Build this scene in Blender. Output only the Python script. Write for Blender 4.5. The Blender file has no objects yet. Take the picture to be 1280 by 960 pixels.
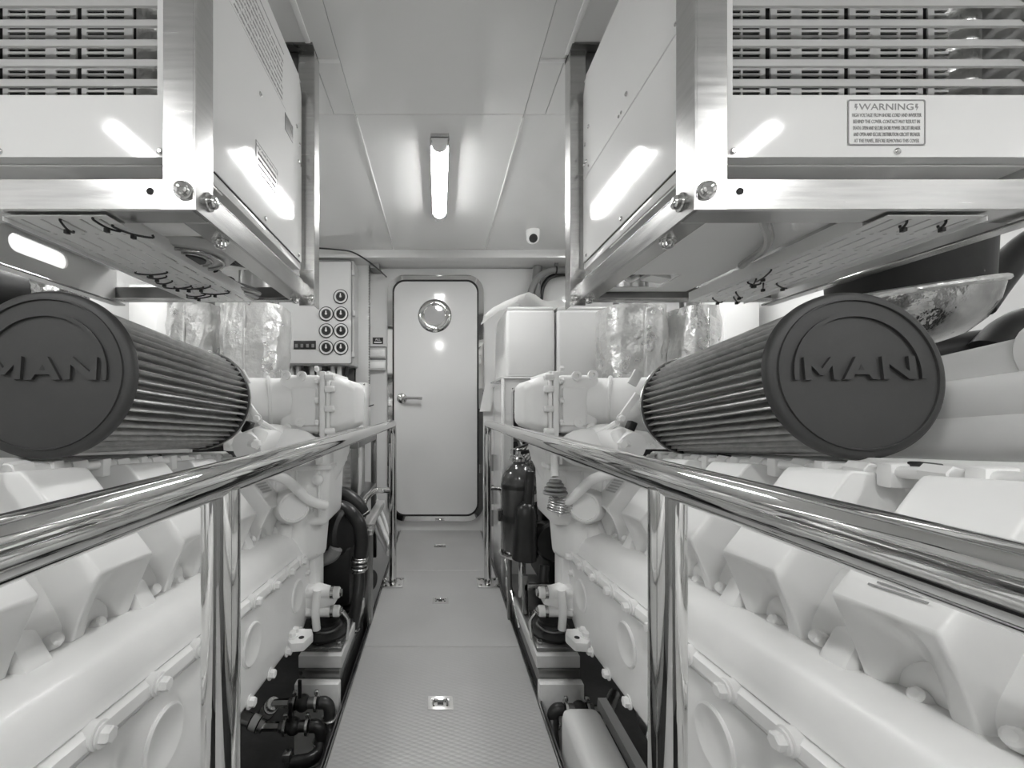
import bpy, bmesh, math, random
from mathutils import Vector, Matrix, Euler, noise

random.seed(7)
C = bpy.context.scene.collection
SC = bpy.context.scene
PI = math.pi

# ------------------------------------------------------------------ camera
F = 520.0                    # focal length in pixels of the 1280 x 960 frame
CX, CY = 549.0, 511.0        # vanishing point of the walkway
cam = bpy.data.cameras.new('camera')
cam.sensor_width = 36.0
cam.lens = 36.0 * F / 1280.0
cam.shift_x = (640.0 - CX) / 1280.0
cam.shift_y = (CY - 480.0) / 1280.0
cam.clip_start = 0.02
camo = bpy.data.objects.new('camera', cam)
camo.location = (0, 0, 1.0)
camo.rotation_euler = (PI / 2, 0, 0)
C.objects.link(camo)
SC.camera = camo

# ------------------------------------------------------------------ world, exposure
w = bpy.data.worlds.new('world')
SC.world = w
w.use_nodes = True
w.node_tree.nodes['Background'].inputs[0].default_value = (0.9, 0.9, 0.9, 1)
w.node_tree.nodes['Background'].inputs[1].default_value = 0.3
SC.view_settings.view_transform = 'Standard'
SC.view_settings.look = 'None'
SC.view_settings.gamma = 1.0
SC.view_settings.use_curve_mapping = False
SC.view_settings.exposure = 0.92
LAMP = 48.0                  # strength of every lamp diffuser

# ------------------------------------------------------------------ helpers
WM = {}


def P(px, py, y):
    return Vector(((px - CX) * y / F, y, 1.0 - (py - CY) * y / F))


def T(s, x, y, z):
    """engine frame: s side, x distance from the centre line, y along, z above the flange; the engines slope down forward"""
    return Vector((s * x, y, 0.575 - 0.084 * y + z))


class B:
    def __init__(self):
        self.bm = bmesh.new()

    def _bev(self, verts, bev, seg=2):
        if bev > 0:
            es = {e for v in verts for e in v.link_edges}
            bmesh.ops.bevel(self.bm, geom=list(es), offset=bev, segments=seg, profile=0.5, affect='EDGES', clamp_overlap=True)

    def hexa(self, pts, bev=0, seg=2):
        """8 points: bottom 4 in order, top 4 in order"""
        v = [self.bm.verts.new(p) for p in pts]
        for q in ((0, 1, 2, 3), (4, 5, 6, 7), (0, 1, 5, 4), (1, 2, 6, 5), (2, 3, 7, 6), (3, 0, 4, 7)):
            self.bm.faces.new([v[i] for i in q])
        self._bev(v, bev, seg)
        return self

    def box(self, x0, x1, y0, y1, z0, z1, bev=0, seg=2):
        return self.hexa([(x0, y0, z0), (x1, y0, z0), (x1, y1, z0), (x0, y1, z0),
                          (x0, y0, z1), (x1, y0, z1), (x1, y1, z1), (x0, y1, z1)], bev, seg)

    def obox(self, c, size, rot=(0, 0, 0), bev=0, seg=2):
        m = Matrix.Translation(c) @ Euler(rot).to_matrix().to_4x4()
        h = [q / 2 for q in size]
        pts = [m @ Vector(q) for q in ((-h[0], -h[1], -h[2]), (h[0], -h[1], -h[2]), (h[0], h[1], -h[2]), (-h[0], h[1], -h[2]),
                                       (-h[0], -h[1], h[2]), (h[0], -h[1], h[2]), (h[0], h[1], h[2]), (-h[0], h[1], h[2]))]
        return self.hexa(pts, bev, seg)

    def lathe(self, prof, o, axis, seg=28, cap=True):
        """prof: (radius, distance along the axis)"""
        o = Vector(o)
        a = Vector(axis).normalized()
        u = a.orthogonal().normalized()
        vv = a.cross(u)
        rings = []
        for r, t in prof:
            ring = []
            for i in range(seg):
                an = 2 * PI * i / seg
                ring.append(self.bm.verts.new(o + a * t + (u * math.cos(an) + vv * math.sin(an)) * max(r, 1e-4)))
            rings.append(ring)
        for k in range(len(rings) - 1):
            for i in range(seg):
                j = (i + 1) % seg
                self.bm.faces.new([rings[k][i], rings[k][j], rings[k + 1][j], rings[k + 1][i]])
        if cap:
            self.bm.faces.new(list(reversed(rings[0])))
            self.bm.faces.new(rings[-1])
        return self

    def cyl(self, p0, p1, r, r2=None, seg=20, bev=0):
        p0, p1 = Vector(p0), Vector(p1)
        d = (p1 - p0)
        L = d.length
        r2 = r if r2 is None else r2
        if bev:
            return self.lathe([(r - bev, 0), (r, bev), (r2, L - bev), (r2 - bev, L)], p0, d, seg)
        return self.lathe([(r, 0), (r2, L)], p0, d, seg)

    def tube(self, pts, r, seg=12, res=8, closed=False, rads=None):
        pts = [Vector(p) for p in pts]
        n = len(pts)
        path, rr = [], []
        cnt = n if closed else n - 1
        for i in range(cnt):
            p0 = pts[(i - 1) % n] if (closed or i > 0) else pts[0] * 2 - pts[1]
            p1, p2 = pts[i], pts[(i + 1) % n]
            p3 = pts[(i + 2) % n] if (closed or i + 2 < n) else pts[-1] * 2 - pts[-2]
            for k in range(res):
                t = k / res
                path.append(0.5 * ((2 * p1) + (p2 - p0) * t + (2 * p0 - 5 * p1 + 4 * p2 - p3) * t * t + (3 * p1 - p0 - 3 * p2 + p3) * t ** 3))
                if rads:
                    rr.append(rads[i] * (1 - t) + rads[(i + 1) % n] * t)
        if not closed:
            path.append(pts[-1])
            if rads:
                rr.append(rads[-1])
        if not rads:
            rr = [r] * len(path)
        rings = []
        u = None
        m = len(path)
        for i, p in enumerate(path):
            if closed:
                tg = path[(i + 1) % m] - path[(i - 1) % m]
            else:
                tg = path[min(i + 1, m - 1)] - path[max(i - 1, 0)]
            tg = tg.normalized() if tg.length > 1e-9 else Vector((0, 1, 0))
            if u is None:
                u = tg.orthogonal().normalized()
            u = (u - tg * u.dot(tg))
            u = u.normalized() if u.length > 1e-6 else tg.orthogonal().normalized()
            vv = tg.cross(u)
            rings.append([self.bm.verts.new(p + (u * math.cos(2 * PI * k / seg) + vv * math.sin(2 * PI * k / seg)) * rr[i]) for k in range(seg)])
        R = len(rings)
        for k in range(R if closed else R - 1):
            a, b = rings[k], rings[(k + 1) % R]
            for i in range(seg):
                j = (i + 1) % seg
                self.bm.faces.new([a[i], a[j], b[j], b[i]])
        if not closed:
            self.bm.faces.new(list(reversed(rings[0])))
            self.bm.faces.new(rings[-1])
        return self

    def prism(self, pts, o, u, v, wv, bev=0, seg=2):
        """polygon pts (2d) in the plane o,u,v extruded by vector wv"""
        o, u, v, wv = Vector(o), Vector(u), Vector(v), Vector(wv)
        a = [self.bm.verts.new(o + u * p[0] + v * p[1]) for p in pts]
        b = [self.bm.verts.new(q.co + wv) for q in a]
        n = len(a)
        self.bm.faces.new(list(reversed(a)))
        self.bm.faces.new(b)
        for i in range(n):
            j = (i + 1) % n
            self.bm.faces.new([a[i], a[j], b[j], b[i]])
        self._bev(a + b, bev, seg)
        return self

    def loft(self, rings, cap=True, bev=0, seg=2):
        rv = [[self.bm.verts.new(p) for p in r] for r in rings]
        n = len(rv[0])
        for k in range(len(rv) - 1):
            for i in range(n):
                j = (i + 1) % n
                self.bm.faces.new([rv[k][i], rv[k][j], rv[k + 1][j], rv[k + 1][i]])
        if cap:
            self.bm.faces.new(list(reversed(rv[0])))
            self.bm.faces.new(rv[-1])
        if bev:
            bmesh.ops.recalc_face_normals(self.bm, faces=self.bm.faces[:])
            es = [e for e in self.bm.edges if len(e.link_faces) == 2 and e.calc_face_angle(0) > 0.45]
            bmesh.ops.bevel(self.bm, geom=es, offset=bev, segments=seg, profile=0.5, affect='EDGES', clamp_overlap=True)
        return self

    def sphere(self, c, r, sc=(1, 1, 1), u=20, v=12):
        m = Matrix.Translation(c) @ Matrix.Diagonal((sc[0], sc[1], sc[2], 1))
        bmesh.ops.create_uvsphere(self.bm, u_segments=u, v_segments=v, radius=r, matrix=m)
        return self

    def torus(self, c, axis, R, r, seg=28, mseg=10):
        c = Vector(c)
        a = Vector(axis).normalized()
        u = a.orthogonal().normalized()
        v = a.cross(u)
        return self.tube([c + (u * math.cos(2 * PI * i / seg) + v * math.sin(2 * PI * i / seg)) * R for i in range(seg)], r, seg=mseg, res=1, closed=True)

    def holed(self, xs, zs, hole, o, u, v, wv):
        """plate of grid cells with the cells where hole(i, j) left open"""
        o, u, v, wv = Vector(o), Vector(u), Vector(v), Vector(wv)
        cache = {}

        def vert(i, j, k):
            if (i, j, k) not in cache:
                cache[(i, j, k)] = self.bm.verts.new(o + u * xs[i] + v * zs[j] + wv * k)
            return cache[(i, j, k)]
        nx, nz = len(xs) - 1, len(zs) - 1
        solid = [[not hole(i, j) for j in range(nz)] for i in range(nx)]

        def S(i, j):
            return 0 <= i < nx and 0 <= j < nz and solid[i][j]
        for i in range(nx):
            for j in range(nz):
                if not solid[i][j]:
                    continue
                self.bm.faces.new([vert(i, j, 0), vert(i, j + 1, 0), vert(i + 1, j + 1, 0), vert(i + 1, j, 0)])
                self.bm.faces.new([vert(i, j, 1), vert(i + 1, j, 1), vert(i + 1, j + 1, 1), vert(i, j + 1, 1)])
                for (di, dj, a, b) in ((-1, 0, (i, j), (i, j + 1)), (1, 0, (i + 1, j + 1), (i + 1, j)), (0, -1, (i + 1, j), (i, j)), (0, 1, (i, j + 1), (i + 1, j + 1))):
                    if not S(i + di, j + dj):
                        self.bm.faces.new([vert(a[0], a[1], 0), vert(a[0], a[1], 1), vert(b[0], b[1], 1), vert(b[0], b[1], 0)])
        return self

    def mesh(self, name, m, ang=35):
        bmesh.ops.recalc_face_normals(self.bm, faces=self.bm.faces[:])
        me = bpy.data.meshes.new(name)
        self.bm.to_mesh(me)
        self.bm.free()
        me.materials.append(m)
        me.shade_smooth()
        me.set_sharp_from_angle(angle=math.radians(ang))
        return me

    def obj(self, name, m, parent=None, ang=35):
        return put(name, self.mesh(name, m, ang), parent=parent)


def put(name, me, loc=(0, 0, 0), rot=(0, 0, 0), parent=None, scale=(1, 1, 1)):
    o = bpy.data.objects.new(name, me)
    C.objects.link(o)
    M = Matrix.Translation(loc) @ Euler(rot).to_matrix().to_4x4() @ Matrix.Diagonal((scale[0], scale[1], scale[2], 1))
    if parent is not None:
        o.parent = parent
        o.matrix_parent_inverse = WM[parent].inverted()
    o.location = loc
    o.rotation_euler = rot
    o.scale = scale
    WM[o] = M
    return o


def tag(o, label, cat, group=None):
    o['label'] = label
    o['category'] = cat
    if group:
        o['group'] = group
    return o


def thing(name, label, cat, loc=(0, 0, 0), group=None):
    o = bpy.data.objects.new(name, None)
    o.empty_display_size = 0.05
    C.objects.link(o)
    o.location = loc
    WM[o] = Matrix.Translation(loc)
    return tag(o, label, cat, group)


def struct(o):
    o['kind'] = 'structure'
    return o


def structroot(name, loc=(0, 0, 0)):
    o = bpy.data.objects.new(name, None)
    o.empty_display_size = 0.05
    C.objects.link(o)
    o.location = loc
    WM[o] = Matrix.Translation(loc)
    return struct(o)


def text(name, body, size, m, mat4, parent=None, extrude=0.0003, align='CENTER', sx=1.0, offset=0.0):
    cu = bpy.data.curves.new(name, 'FONT')
    cu.body = body
    cu.size = size
    cu.extrude = extrude
    cu.align_x = align
    cu.align_y = 'CENTER'
    cu.offset = offset
    cu.resolution_u = 3
    t = bpy.data.objects.new(name, cu)
    C.objects.link(t)
    dg = bpy.context.evaluated_depsgraph_get()
    me = bpy.data.meshes.new_from_object(t.evaluated_get(dg))
    bpy.data.objects.remove(t)
    bpy.data.curves.remove(cu)
    me.transform(mat4 @ Matrix.Diagonal((sx, 1, 1, 1)))
    me.materials.clear()
    me.materials.append(m)
    return put(name, me, parent=parent)


def basis(o, u, v):
    u, v = Vector(u).normalized(), Vector(v).normalized()
    n = u.cross(v)
    return Matrix(((u.x, v.x, n.x, o[0]), (u.y, v.y, n.y, o[1]), (u.z, v.z, n.z, o[2]), (0, 0, 0, 1)))


# ------------------------------------------------------------------ materials
def mat(name, col, rough=0.5, metal=0.0, var=0.06, vs=6.0, bump=0.0, bs=60.0, coat=0.0, stretch=(1, 1, 1), rvar=0.0, spec=0.5, dist=0.01):
    m = bpy.data.materials.new(name)
    m.use_nodes = True
    nt = m.node_tree
    b = nt.nodes['Principled BSDF']
    b.inputs['Metallic'].default_value = metal
    b.inputs['Roughness'].default_value = rough
    b.inputs['Coat Weight'].default_value = coat
    b.inputs['Coat Roughness'].default_value = 0.05
    b.inputs['Specular IOR Level'].default_value = spec
    tc = nt.nodes.new('ShaderNodeTexCoord')
    mp = nt.nodes.new('ShaderNodeMapping')
    mp.inputs['Scale'].default_value = stretch
    nt.links.new(tc.outputs['Object'], mp.inputs['Vector'])
    n = nt.nodes.new('ShaderNodeTexNoise')
    n.inputs['Scale'].default_value = vs
    n.inputs['Detail'].default_value = 5
    nt.links.new(mp.outputs[0], n.inputs['Vector'])
    r = nt.nodes.new('ShaderNodeValToRGB')
    lo, hi = max(col * (1 - var), 0), min(col * (1 + var), 1)
    r.color_ramp.elements[0].position = 0.3
    r.color_ramp.elements[1].position = 0.7
    r.color_ramp.elements[0].color = (lo, lo, lo * 0.99, 1)
    r.color_ramp.elements[1].color = (hi, hi, hi * 0.99, 1)
    nt.links.new(n.outputs['Fac'], r.inputs['Fac'])
    nt.links.new(r.outputs['Color'], b.inputs['Base Color'])
    if rvar:
        mr = nt.nodes.new('ShaderNodeMapRange')
        mr.inputs['To Min'].default_value = max(rough - rvar, 0.01)
        mr.inputs['To Max'].default_value = rough + rvar
        nt.links.new(n.outputs['Fac'], mr.inputs['Value'])
        nt.links.new(mr.outputs[0], b.inputs['Roughness'])
    if bump:
        n2 = nt.nodes.new('ShaderNodeTexNoise')
        n2.inputs['Scale'].default_value = bs
        n2.inputs['Detail'].default_value = 4
        nt.links.new(mp.outputs[0], n2.inputs['Vector'])
        bp = nt.nodes.new('ShaderNodeBump')
        bp.inputs['Strength'].default_value = bump
        bp.inputs['Distance'].default_value = dist
        nt.links.new(n2.outputs['Fac'], bp.inputs['Height'])
        nt.links.new(bp.outputs[0], b.inputs['Normal'])
    return m


def emit(name, strength):
    m = mat(name, 0.9, 0.4)
    b = m.node_tree.nodes['Principled BSDF']
    b.inputs['Emission Color'].default_value = (1, 1, 0.99, 1)
    b.inputs['Emission Strength'].default_value = strength
    return m


def wire_mesh(name, col, scale):
    """fine woven wire relief"""
    m = mat(name, col, 0.38, metal=0.85, var=0.15, vs=40)
    nt = m.node_tree
    b = nt.nodes['Principled BSDF']
    tc = nt.nodes.new('ShaderNodeTexCoord')
    ch = nt.nodes.new('ShaderNodeTexChecker')
    ch.inputs['Scale'].default_value = scale
    nt.links.new(tc.outputs['Object'], ch.inputs['Vector'])
    bp = nt.nodes.new('ShaderNodeBump')
    bp.inputs['Strength'].default_value = 0.25
    bp.inputs['Distance'].default_value = 0.002
    nt.links.new(ch.outputs['Fac'], bp.inputs['Height'])
    nt.links.new(bp.outputs[0], b.inputs['Normal'])
    return m


def tread(name, col):
    """painted aluminium tread plate: small raised lozenges in two directions"""
    m = mat(name, col, 0.42, metal=0.25, var=0.05, vs=2.0)
    nt = m.node_tree
    b = nt.nodes['Principled BSDF']
    tc = nt.nodes.new('ShaderNodeTexCoord')
    hs = []
    for rz in (PI / 4, -PI / 4):
        mp = nt.nodes.new('ShaderNodeMapping')
        mp.inputs['Rotation'].default_value = (0, 0, rz)
        mp.inputs['Scale'].default_value = (38, 90, 1)
        nt.links.new(tc.outputs['Object'], mp.inputs['Vector'])
        ch = nt.nodes.new('ShaderNodeTexVoronoi')
        ch.inputs['Scale'].default_value = 1.0
        ch.inputs['Randomness'].default_value = 0.0
        nt.links.new(mp.outputs[0], ch.inputs['Vector'])
        hs.append(ch)
    mn = nt.nodes.new('ShaderNodeMath')
    mn.operation = 'MINIMUM'
    nt.links.new(hs[0].outputs['Distance'], mn.inputs[0])
    nt.links.new(hs[1].outputs['Distance'], mn.inputs[1])
    bp = nt.nodes.new('ShaderNodeBump')
    bp.invert = True
    bp.inputs['Strength'].default_value = 0.22
    bp.inputs['Distance'].default_value = 0.004
    nt.links.new(mn.outputs[0], bp.inputs['Height'])
    nt.links.new(bp.outputs[0], b.inputs['Normal'])
    return m


M = {}
M['gel'] = mat('white_gelcoat', 0.72, 0.10, var=0.02, vs=1.5, coat=0.3)
M['ceil'] = mat('grey_white_ceiling_laminate', 0.84, 0.10, var=0.02, vs=1.2, coat=0.4)
M['ceil_edge'] = mat('ceiling_joint_strip', 0.85, 0.35, var=0.02)
M['engine'] = mat('engine_white_enamel', 0.85, 0.42, var=0.03, vs=7, bump=0.06, bs=35, coat=0.06, dist=0.004)
M['wall_grey'] = mat('grey_laminate', 0.36, 0.3, var=0.03, vs=2)
M['engine_matte'] = mat('engine_white_cast', 0.83, 0.45, var=0.04, vs=12, bump=0.12, bs=70, coat=0.05, dist=0.003)
M['panel'] = mat('white_powder_coat', 0.84, 0.07, var=0.01, vs=2)
M['tray'] = mat('white_tray_coat', 0.86, 0.4, var=0.02, vs=4)
M['steel'] = mat('brushed_stainless', 0.58, 0.24, metal=1.0, var=0.08, vs=9, stretch=(1, 1, 14), bump=0.03, bs=60, rvar=0.08, dist=0.002)
M['steel_dk'] = mat('dull_stainless', 0.24, 0.3, metal=1.0, var=0.15, vs=9, rvar=0.1)
M['chrome'] = mat('polished_stainless', 0.70, 0.045, metal=1.0, var=0.03, vs=3)
M['bolt'] = mat('zinc_bolt', 0.6, 0.22, metal=1.0, var=0.1, vs=40)
M['foil'] = mat('aluminium_foil_wrap', 0.80, 0.3, metal=0.9, var=0.1, vs=9, bump=0.9, bs=24, rvar=0.12, dist=0.012)
M['foil_dk'] = mat('shiny_exhaust_foil', 0.5, 0.16, metal=1.0, var=0.3, vs=9, bump=0.6, bs=14, dist=0.02)
M['cap'] = mat('filter_cap_rubber', 0.042, 0.5, var=0.12, vs=9, bump=0.1, bs=180, dist=0.001)
M['pleat'] = wire_mesh('filter_wire_gauze', 0.46, 420)
M['black'] = mat('black_rubber', 0.013, 0.45, var=0.3, vs=20, bump=0.1, bs=60, dist=0.002)
M['hose'] = mat('black_hose', 0.02, 0.35, var=0.3, vs=20, bump=0.1, bs=90, dist=0.002)
M['plastic'] = mat('black_plastic', 0.02, 0.3, var=0.2, vs=20)
M['grey'] = mat('mid_grey_plastic', 0.22, 0.4, var=0.1)
M['ltgrey'] = mat('light_grey_plastic', 0.55, 0.4, var=0.05)
M['floor'] = tread('grey_tread_plate', 0.47)
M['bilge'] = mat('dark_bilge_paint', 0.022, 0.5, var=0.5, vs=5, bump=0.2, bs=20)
M['glass'] = mat('porthole_glass', 0.42, 0.04, var=0.02, coat=1.0)
M['box'] = mat('white_plastic_tank', 0.78, 0.35, var=0.02, vs=2)
M['cloth'] = mat('white_plastic_sheet', 0.85, 0.5, var=0.04, bump=0.2, bs=20)
M['ink'] = mat('printed_grey_ink', 0.30, 0.6, var=0.05)
M['ink_dk'] = mat('printed_black_ink', 0.02, 0.5, var=0.05)
M['sticker'] = mat('label_sticker', 0.74, 0.45, var=0.03, vs=60)
M['cyl'] = mat('fire_extinguisher_enamel', 0.06, 0.18, var=0.1, vs=5, coat=0.6)
M['grille'] = mat('light_grille_plastic', 0.6, 0.35, var=0.03)
M['inner'] = mat('interior_shade', 0.012, 0.7, var=0.3)  # black put in for the shade inside hollows and holes
M['lamp'] = emit('lamp_diffuser', LAMP)
M['wood'] = mat('pale_block', 0.35, 0.5, var=0.2, vs=20)

# ------------------------------------------------------------------ room shell
YW = 3.42
ZC = 2.212
HX = 2.05
Y0 = -1.6
hb = struct(B().box(-HX, HX, Y0, YW, -0.72, -0.70).obj('hull_bottom', M['bilge']))
struct(B().box(-HX - 0.05, -HX, Y0, YW, -0.72, ZC + 0.1).obj('wall_left', M['gel']))
struct(B().box(HX, HX + 0.05, Y0, YW, -0.72, ZC + 0.1).obj('wall_right', M['gel']))
struct(B().box(-HX - 0.05, HX + 0.05, Y0 - 0.05, Y0, -0.72, ZC + 0.1).obj('wall_front', M['wall_grey']))
struct(B().box(-HX - 0.05, HX + 0.05, YW, YW + 0.06, -0.72, ZC + 0.1).obj('wall_back', M['gel']))

# ceiling: backing slab and separate panels with narrow joints
ce = struct(B().box(-HX, HX, Y0, YW, ZC + 0.012, ZC + 0.06).obj('ceiling', M['ceil_edge']))
g = 0.0007
xsj = [-HX, -1.3, -0.434, -0.346, 0.349, 0.437, 1.3, HX]
ysj = [Y0, 0.2, 1.713, 3.167]
for i in range(len(xsj) - 1):
    for j in range(len(ysj) - 1):
        x0, x1 = xsj[i], xsj[i + 1]
        if j == 2 and i in (1, 2, 4, 5):      # beyond the cross joint the side strips are one wide panel
            if i in (2, 4):
                continue
            x0, x1 = (-1.3, -0.346) if i == 1 else (0.349, 1.3)
        B().box(x0 + g, x1 - g, ysj[j] + g, ysj[j + 1] - g, ZC, ZC + 0.0115, bev=0.0015, seg=1).obj('ceiling_panel', M['ceil'], ce)
for s, x in ((-1, -0.39), (1, 0.393)):        # small cover strips by the brackets
    B().box(x - 0.044, x + 0.044, 1.438, 1.456, ZC - 0.004, ZC + 0.001, bev=0.002).obj('joint_strip', M['ceil_edge'], ce)
for x in (-0.434, 0.437):
    B().box(x - 0.009, x + 0.009, Y0, 1.42, ZC - 0.005, ZC + 0.001, bev=0.002).obj('joint_strip', M['ceil_edge'], ce)
for x in (-0.346, 0.349):
    B().box(x - 0.005, x + 0.005, 1.73, 3.16, ZC - 0.003, ZC + 0.001, bev=0.0014).obj('joint_strip', M['ceil_edge'], ce)

struct(B().box(-HX, HX, 3.167, YW, 2.151, ZC + 0.05, bev=0.004).obj('trim_1', M['gel']))   # header over the bulkhead

# walkway
fl = structroot('floor', (0, 0, 0))
XL, XR = -0.316, 0.336
B().box(XL + 0.03, XL + 0.07, Y0, YW, -0.10, -0.022).obj('bearer', M['steel_dk'], fl)
B().box(XR - 0.07, XR - 0.03, Y0, YW, -0.10, -0.022).obj('bearer', M['steel_dk'], fl)
joints = [Y0, -0.70, 0.16, 1.02, F / 297.0, F / 202.0, YW]


def latch(x, y, wd, dp, par):
    b = B()
    xs = [-wd / 2, -wd * 0.36, wd * 0.36, wd / 2]
    ys = [-dp / 2, -dp * 0.30, dp * 0.32, dp / 2]
    b.holed(xs, ys, lambda i, j: i == 1 and j == 1, (x, y, 0.001), (1, 0, 0), (0, 1, 0), (0, 0, 0.0035))
    lo = b.obj('pull_latch', M['chrome'], par)
    B().prism([(-wd * .36, -dp * .3), (wd * .36, -dp * .3), (wd * .36, dp * .32), (-wd * .36, dp * .32)], (x, y, -0.0002), (1, 0, 0), (0, 1, 0), (0, 0, 0.0018)).obj('recess', M['steel'], par)
    B().tube([(x - wd * .27, y - dp * .22, .004), (x - wd * .27, y + dp * .12, .004), (x - wd * .17, y + dp * .24, .004), (x + wd * .17, y + dp * .24, .004), (x + wd * .27, y + dp * .12, .004), (x + wd * .27, y - dp * .22, .004)], 0.0032, 8, 4).obj('ring', M['chrome'], par)
    B().cyl((x - wd * .12, y + dp * .05, 0.002), (x + wd * .12, y + dp * .05, 0.002), 0.006, seg=12).obj('spindle', M['plastic'], par)


for k in range(len(joints) - 1):
    pl = B().box(XL, XR, joints[k] + 0.0018, joints[k + 1] - 0.0018, -0.02, 0.0, bev=0.0015, seg=1).obj('floor_plate', M['floor'], fl)
    if k == 3:
        latch(0.004, F / 369.0, 0.084, 0.062, pl)
    if k == 4:
        latch(0.006, F / 240.0, 0.082, 0.066, pl)
    if k == 5:
        latch(0.006, F / 172.0, 0.082, 0.066, pl)
for x0, x1 in ((XL - 0.007, XL - 0.001), (XR + 0.001, XR + 0.007)):
    B().box(x0, x1, Y0, YW, -0.035, 0.001, bev=0.001, seg=1).obj('edge_strip', M['steel'], fl)
for x0, x1 in ((XL - 0.018, XL - 0.012), (XR + 0.012, XR + 0.018)):
    B().box(x0, x1, Y0, YW, -0.22, -0.004, bev=0.001, seg=1).obj('skirt_board', M['steel_dk'], fl)

# ------------------------------------------------------------------ door
dr = structroot('door_1', (-0.03, YW, 0.09))


def rrect(x0, x1, z0, z1, r, n=8):
    pts = []
    for (cx, cz, a0) in ((x1 - r, z1 - r, 0), (x0 + r, z1 - r, PI / 2), (x0 + r, z0 + r, PI), (x1 - r, z0 + r, 1.5 * PI)):
        for i in range(n + 1):
            a = a0 + PI / 2 * i / n
            pts.append((cx + r * math.cos(a), cz + r * math.sin(a)))
    return pts


def ringplate(b, outer, inner, y0, y1):
    """outer and inner point lists of the same length in x,z"""
    rings = [[(x, y1, z) for x, z in outer], [(x, y0, z) for x, z in outer], [(x, y0, z) for x, z in inner], [(x, y1, z) for x, z in inner]]
    rv = [[b.bm.verts.new(p) for p in r] for r in rings]
    n = len(outer)
    for k in range(4):
        for i in range(n):
            j = (i + 1) % n
            b.bm.faces.new([rv[k][i], rv[k][j], rv[(k + 1) % 4][j], rv[(k + 1) % 4][i]])
    return b


DX0, DX1, DZ0, DZ1 = -0.421, 0.362, 0.085, 2.092
b = ringplate(B(), rrect(DX0, DX1, DZ0, DZ1, 0.14), rrect(DX0 + .04, DX1 - .04, DZ0 + .04, DZ1 - .04, 0.10), YW - 0.032, YW + 0.002)
b.obj('door_frame', M['chrome'], dr)
ringplate(B(), rrect(DX0 + .041, DX1 - .041, DZ0 + .041, DZ1 - .041, 0.10), rrect(DX0 + .052, DX1 - .052, DZ0 + .052, DZ1 - .052, 0.09), YW - 0.012, YW + 0.002).obj('gasket', M['black'], dr)
lf = B().prism(rrect(DX0 + .053, DX1 - .053, DZ0 + .053, DZ1 - .053, 0.09), (0, YW - 0.001, 0), (1, 0, 0), (0, 0, 1), (0, -0.022, 0)).obj('door_leaf', M['gel'], dr)
pc = P(543.5, 395.5, YW)
pc.y = YW - 0.023
pr = B().lathe([(0.082, 0.008), (0.084, 0.016), (0.098, 0.022), (0.116, 0.020), (0.130, 0.012), (0.138, 0.0), (0.082, 0.0)], pc, (0, -1, 0), 48, cap=False).obj('porthole_ring', M['chrome'], dr)
B().cyl(pc, pc + Vector((0, -0.010, 0)), 0.083, seg=40).obj('porthole_glass', M['glass'], dr)
hc = P(503, 498, YW)
hc.y = YW - 0.023
ho = B().lathe([(0.040, 0), (0.040, 0.006), (0.034, 0.012), (0.016, 0.016), (0.013, 0.05)], hc, (0, -1, 0), 28).obj('handle_rosette', M['chrome'], dr)
B().tube([hc + Vector((0, -.048, 0)), hc + Vector((.03, -.052, 0)), hc + Vector((.10, -.052, 0)), hc + Vector((.165, -.05, -.002))], 0.012, 12, 5, rads=[.013, .013, .012, .014]).obj('door_lever', M['chrome'], dr)
for py in (450, 585):
    kc = P(600, py, YW)
    B().cyl((kc.x, YW - 0.034, kc.z - .035), (kc.x, YW - 0.034, kc.z + .035), 0.010, seg=12).obj('hinge', M['chrome'], dr)

# ------------------------------------------------------------------ lamps


def lamp(x, y0, y1, label):
    r = thing('ceiling_lamp', label, 'lamp', (x, (y0 + y1) / 2, ZC), 'linear ceiling lamps')
    prof = [(-.040, 0), (-.044, -.030), (-.040, -.033), (-.036, -.020), (.036, -.020), (.040, -.033), (.044, -.030), (.040, 0)]
    B().prism([(p[0], p[1]) for p in prof], (x, y0, ZC), (1, 0, 0), (0, 0, 1), (0, y1 - y0, 0)).obj('housing', M['ltgrey'], r)
    arc = [(.035 * math.cos(PI * i / 10), -.021 - .030 * math.sin(PI * i / 10)) for i in range(11)]
    B().prism(arc, (x, y0 + .05, ZC), (1, 0, 0), (0, 0, 1), (0, y1 - y0 - .10, 0)).obj('diffuser', M['lamp'], r)
    arc2 = [(.038 * math.cos(PI * i / 10), -.016 - .039 * math.sin(PI * i / 10)) for i in range(11)]
    B().prism(arc2, (x, y0, ZC), (1, 0, 0), (0, 0, 1), (0, .05, 0)).obj('end_cap', M['panel'], r)
    B().prism(arc2, (x, y1 - .05, ZC), (1, 0, 0), (0, 0, 1), (0, .05, 0)).obj('end_cap', M['panel'], r)


lamp(0.002, 1.83, 2.58, 'slim tubular lamp glowing on the ceiling in front of the door')
lamp(-1.37, -0.95, -0.15, 'slim tubular lamp above the cabin side with the gauge panel, behind the hanging cabinet')
lamp(1.40, -0.95, -0.15, 'slim tubular lamp above the side with the white tanks, before the hanging cabinet')
lamp(0.002, -1.25, -0.45, 'added fill lamp, out of view, on the ceiling over the walkway end away from the door')  # added behind the camera as fill for the near end
lamp(-1.40, 1.75, 2.5, 'added fill lamp, out of view, above the foil wraps on the gauge panel side')  # unseen lamp added to brighten the far end of this engine
lamp(1.40, 1.75, 2.5, 'added fill lamp, out of view, above the foil wraps on the white tank side')  # its unseen counterpart, added to brighten the other engine's far end

# ------------------------------------------------------------------ handrails
RZ, RR = 0.9145, 0.0215


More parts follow.
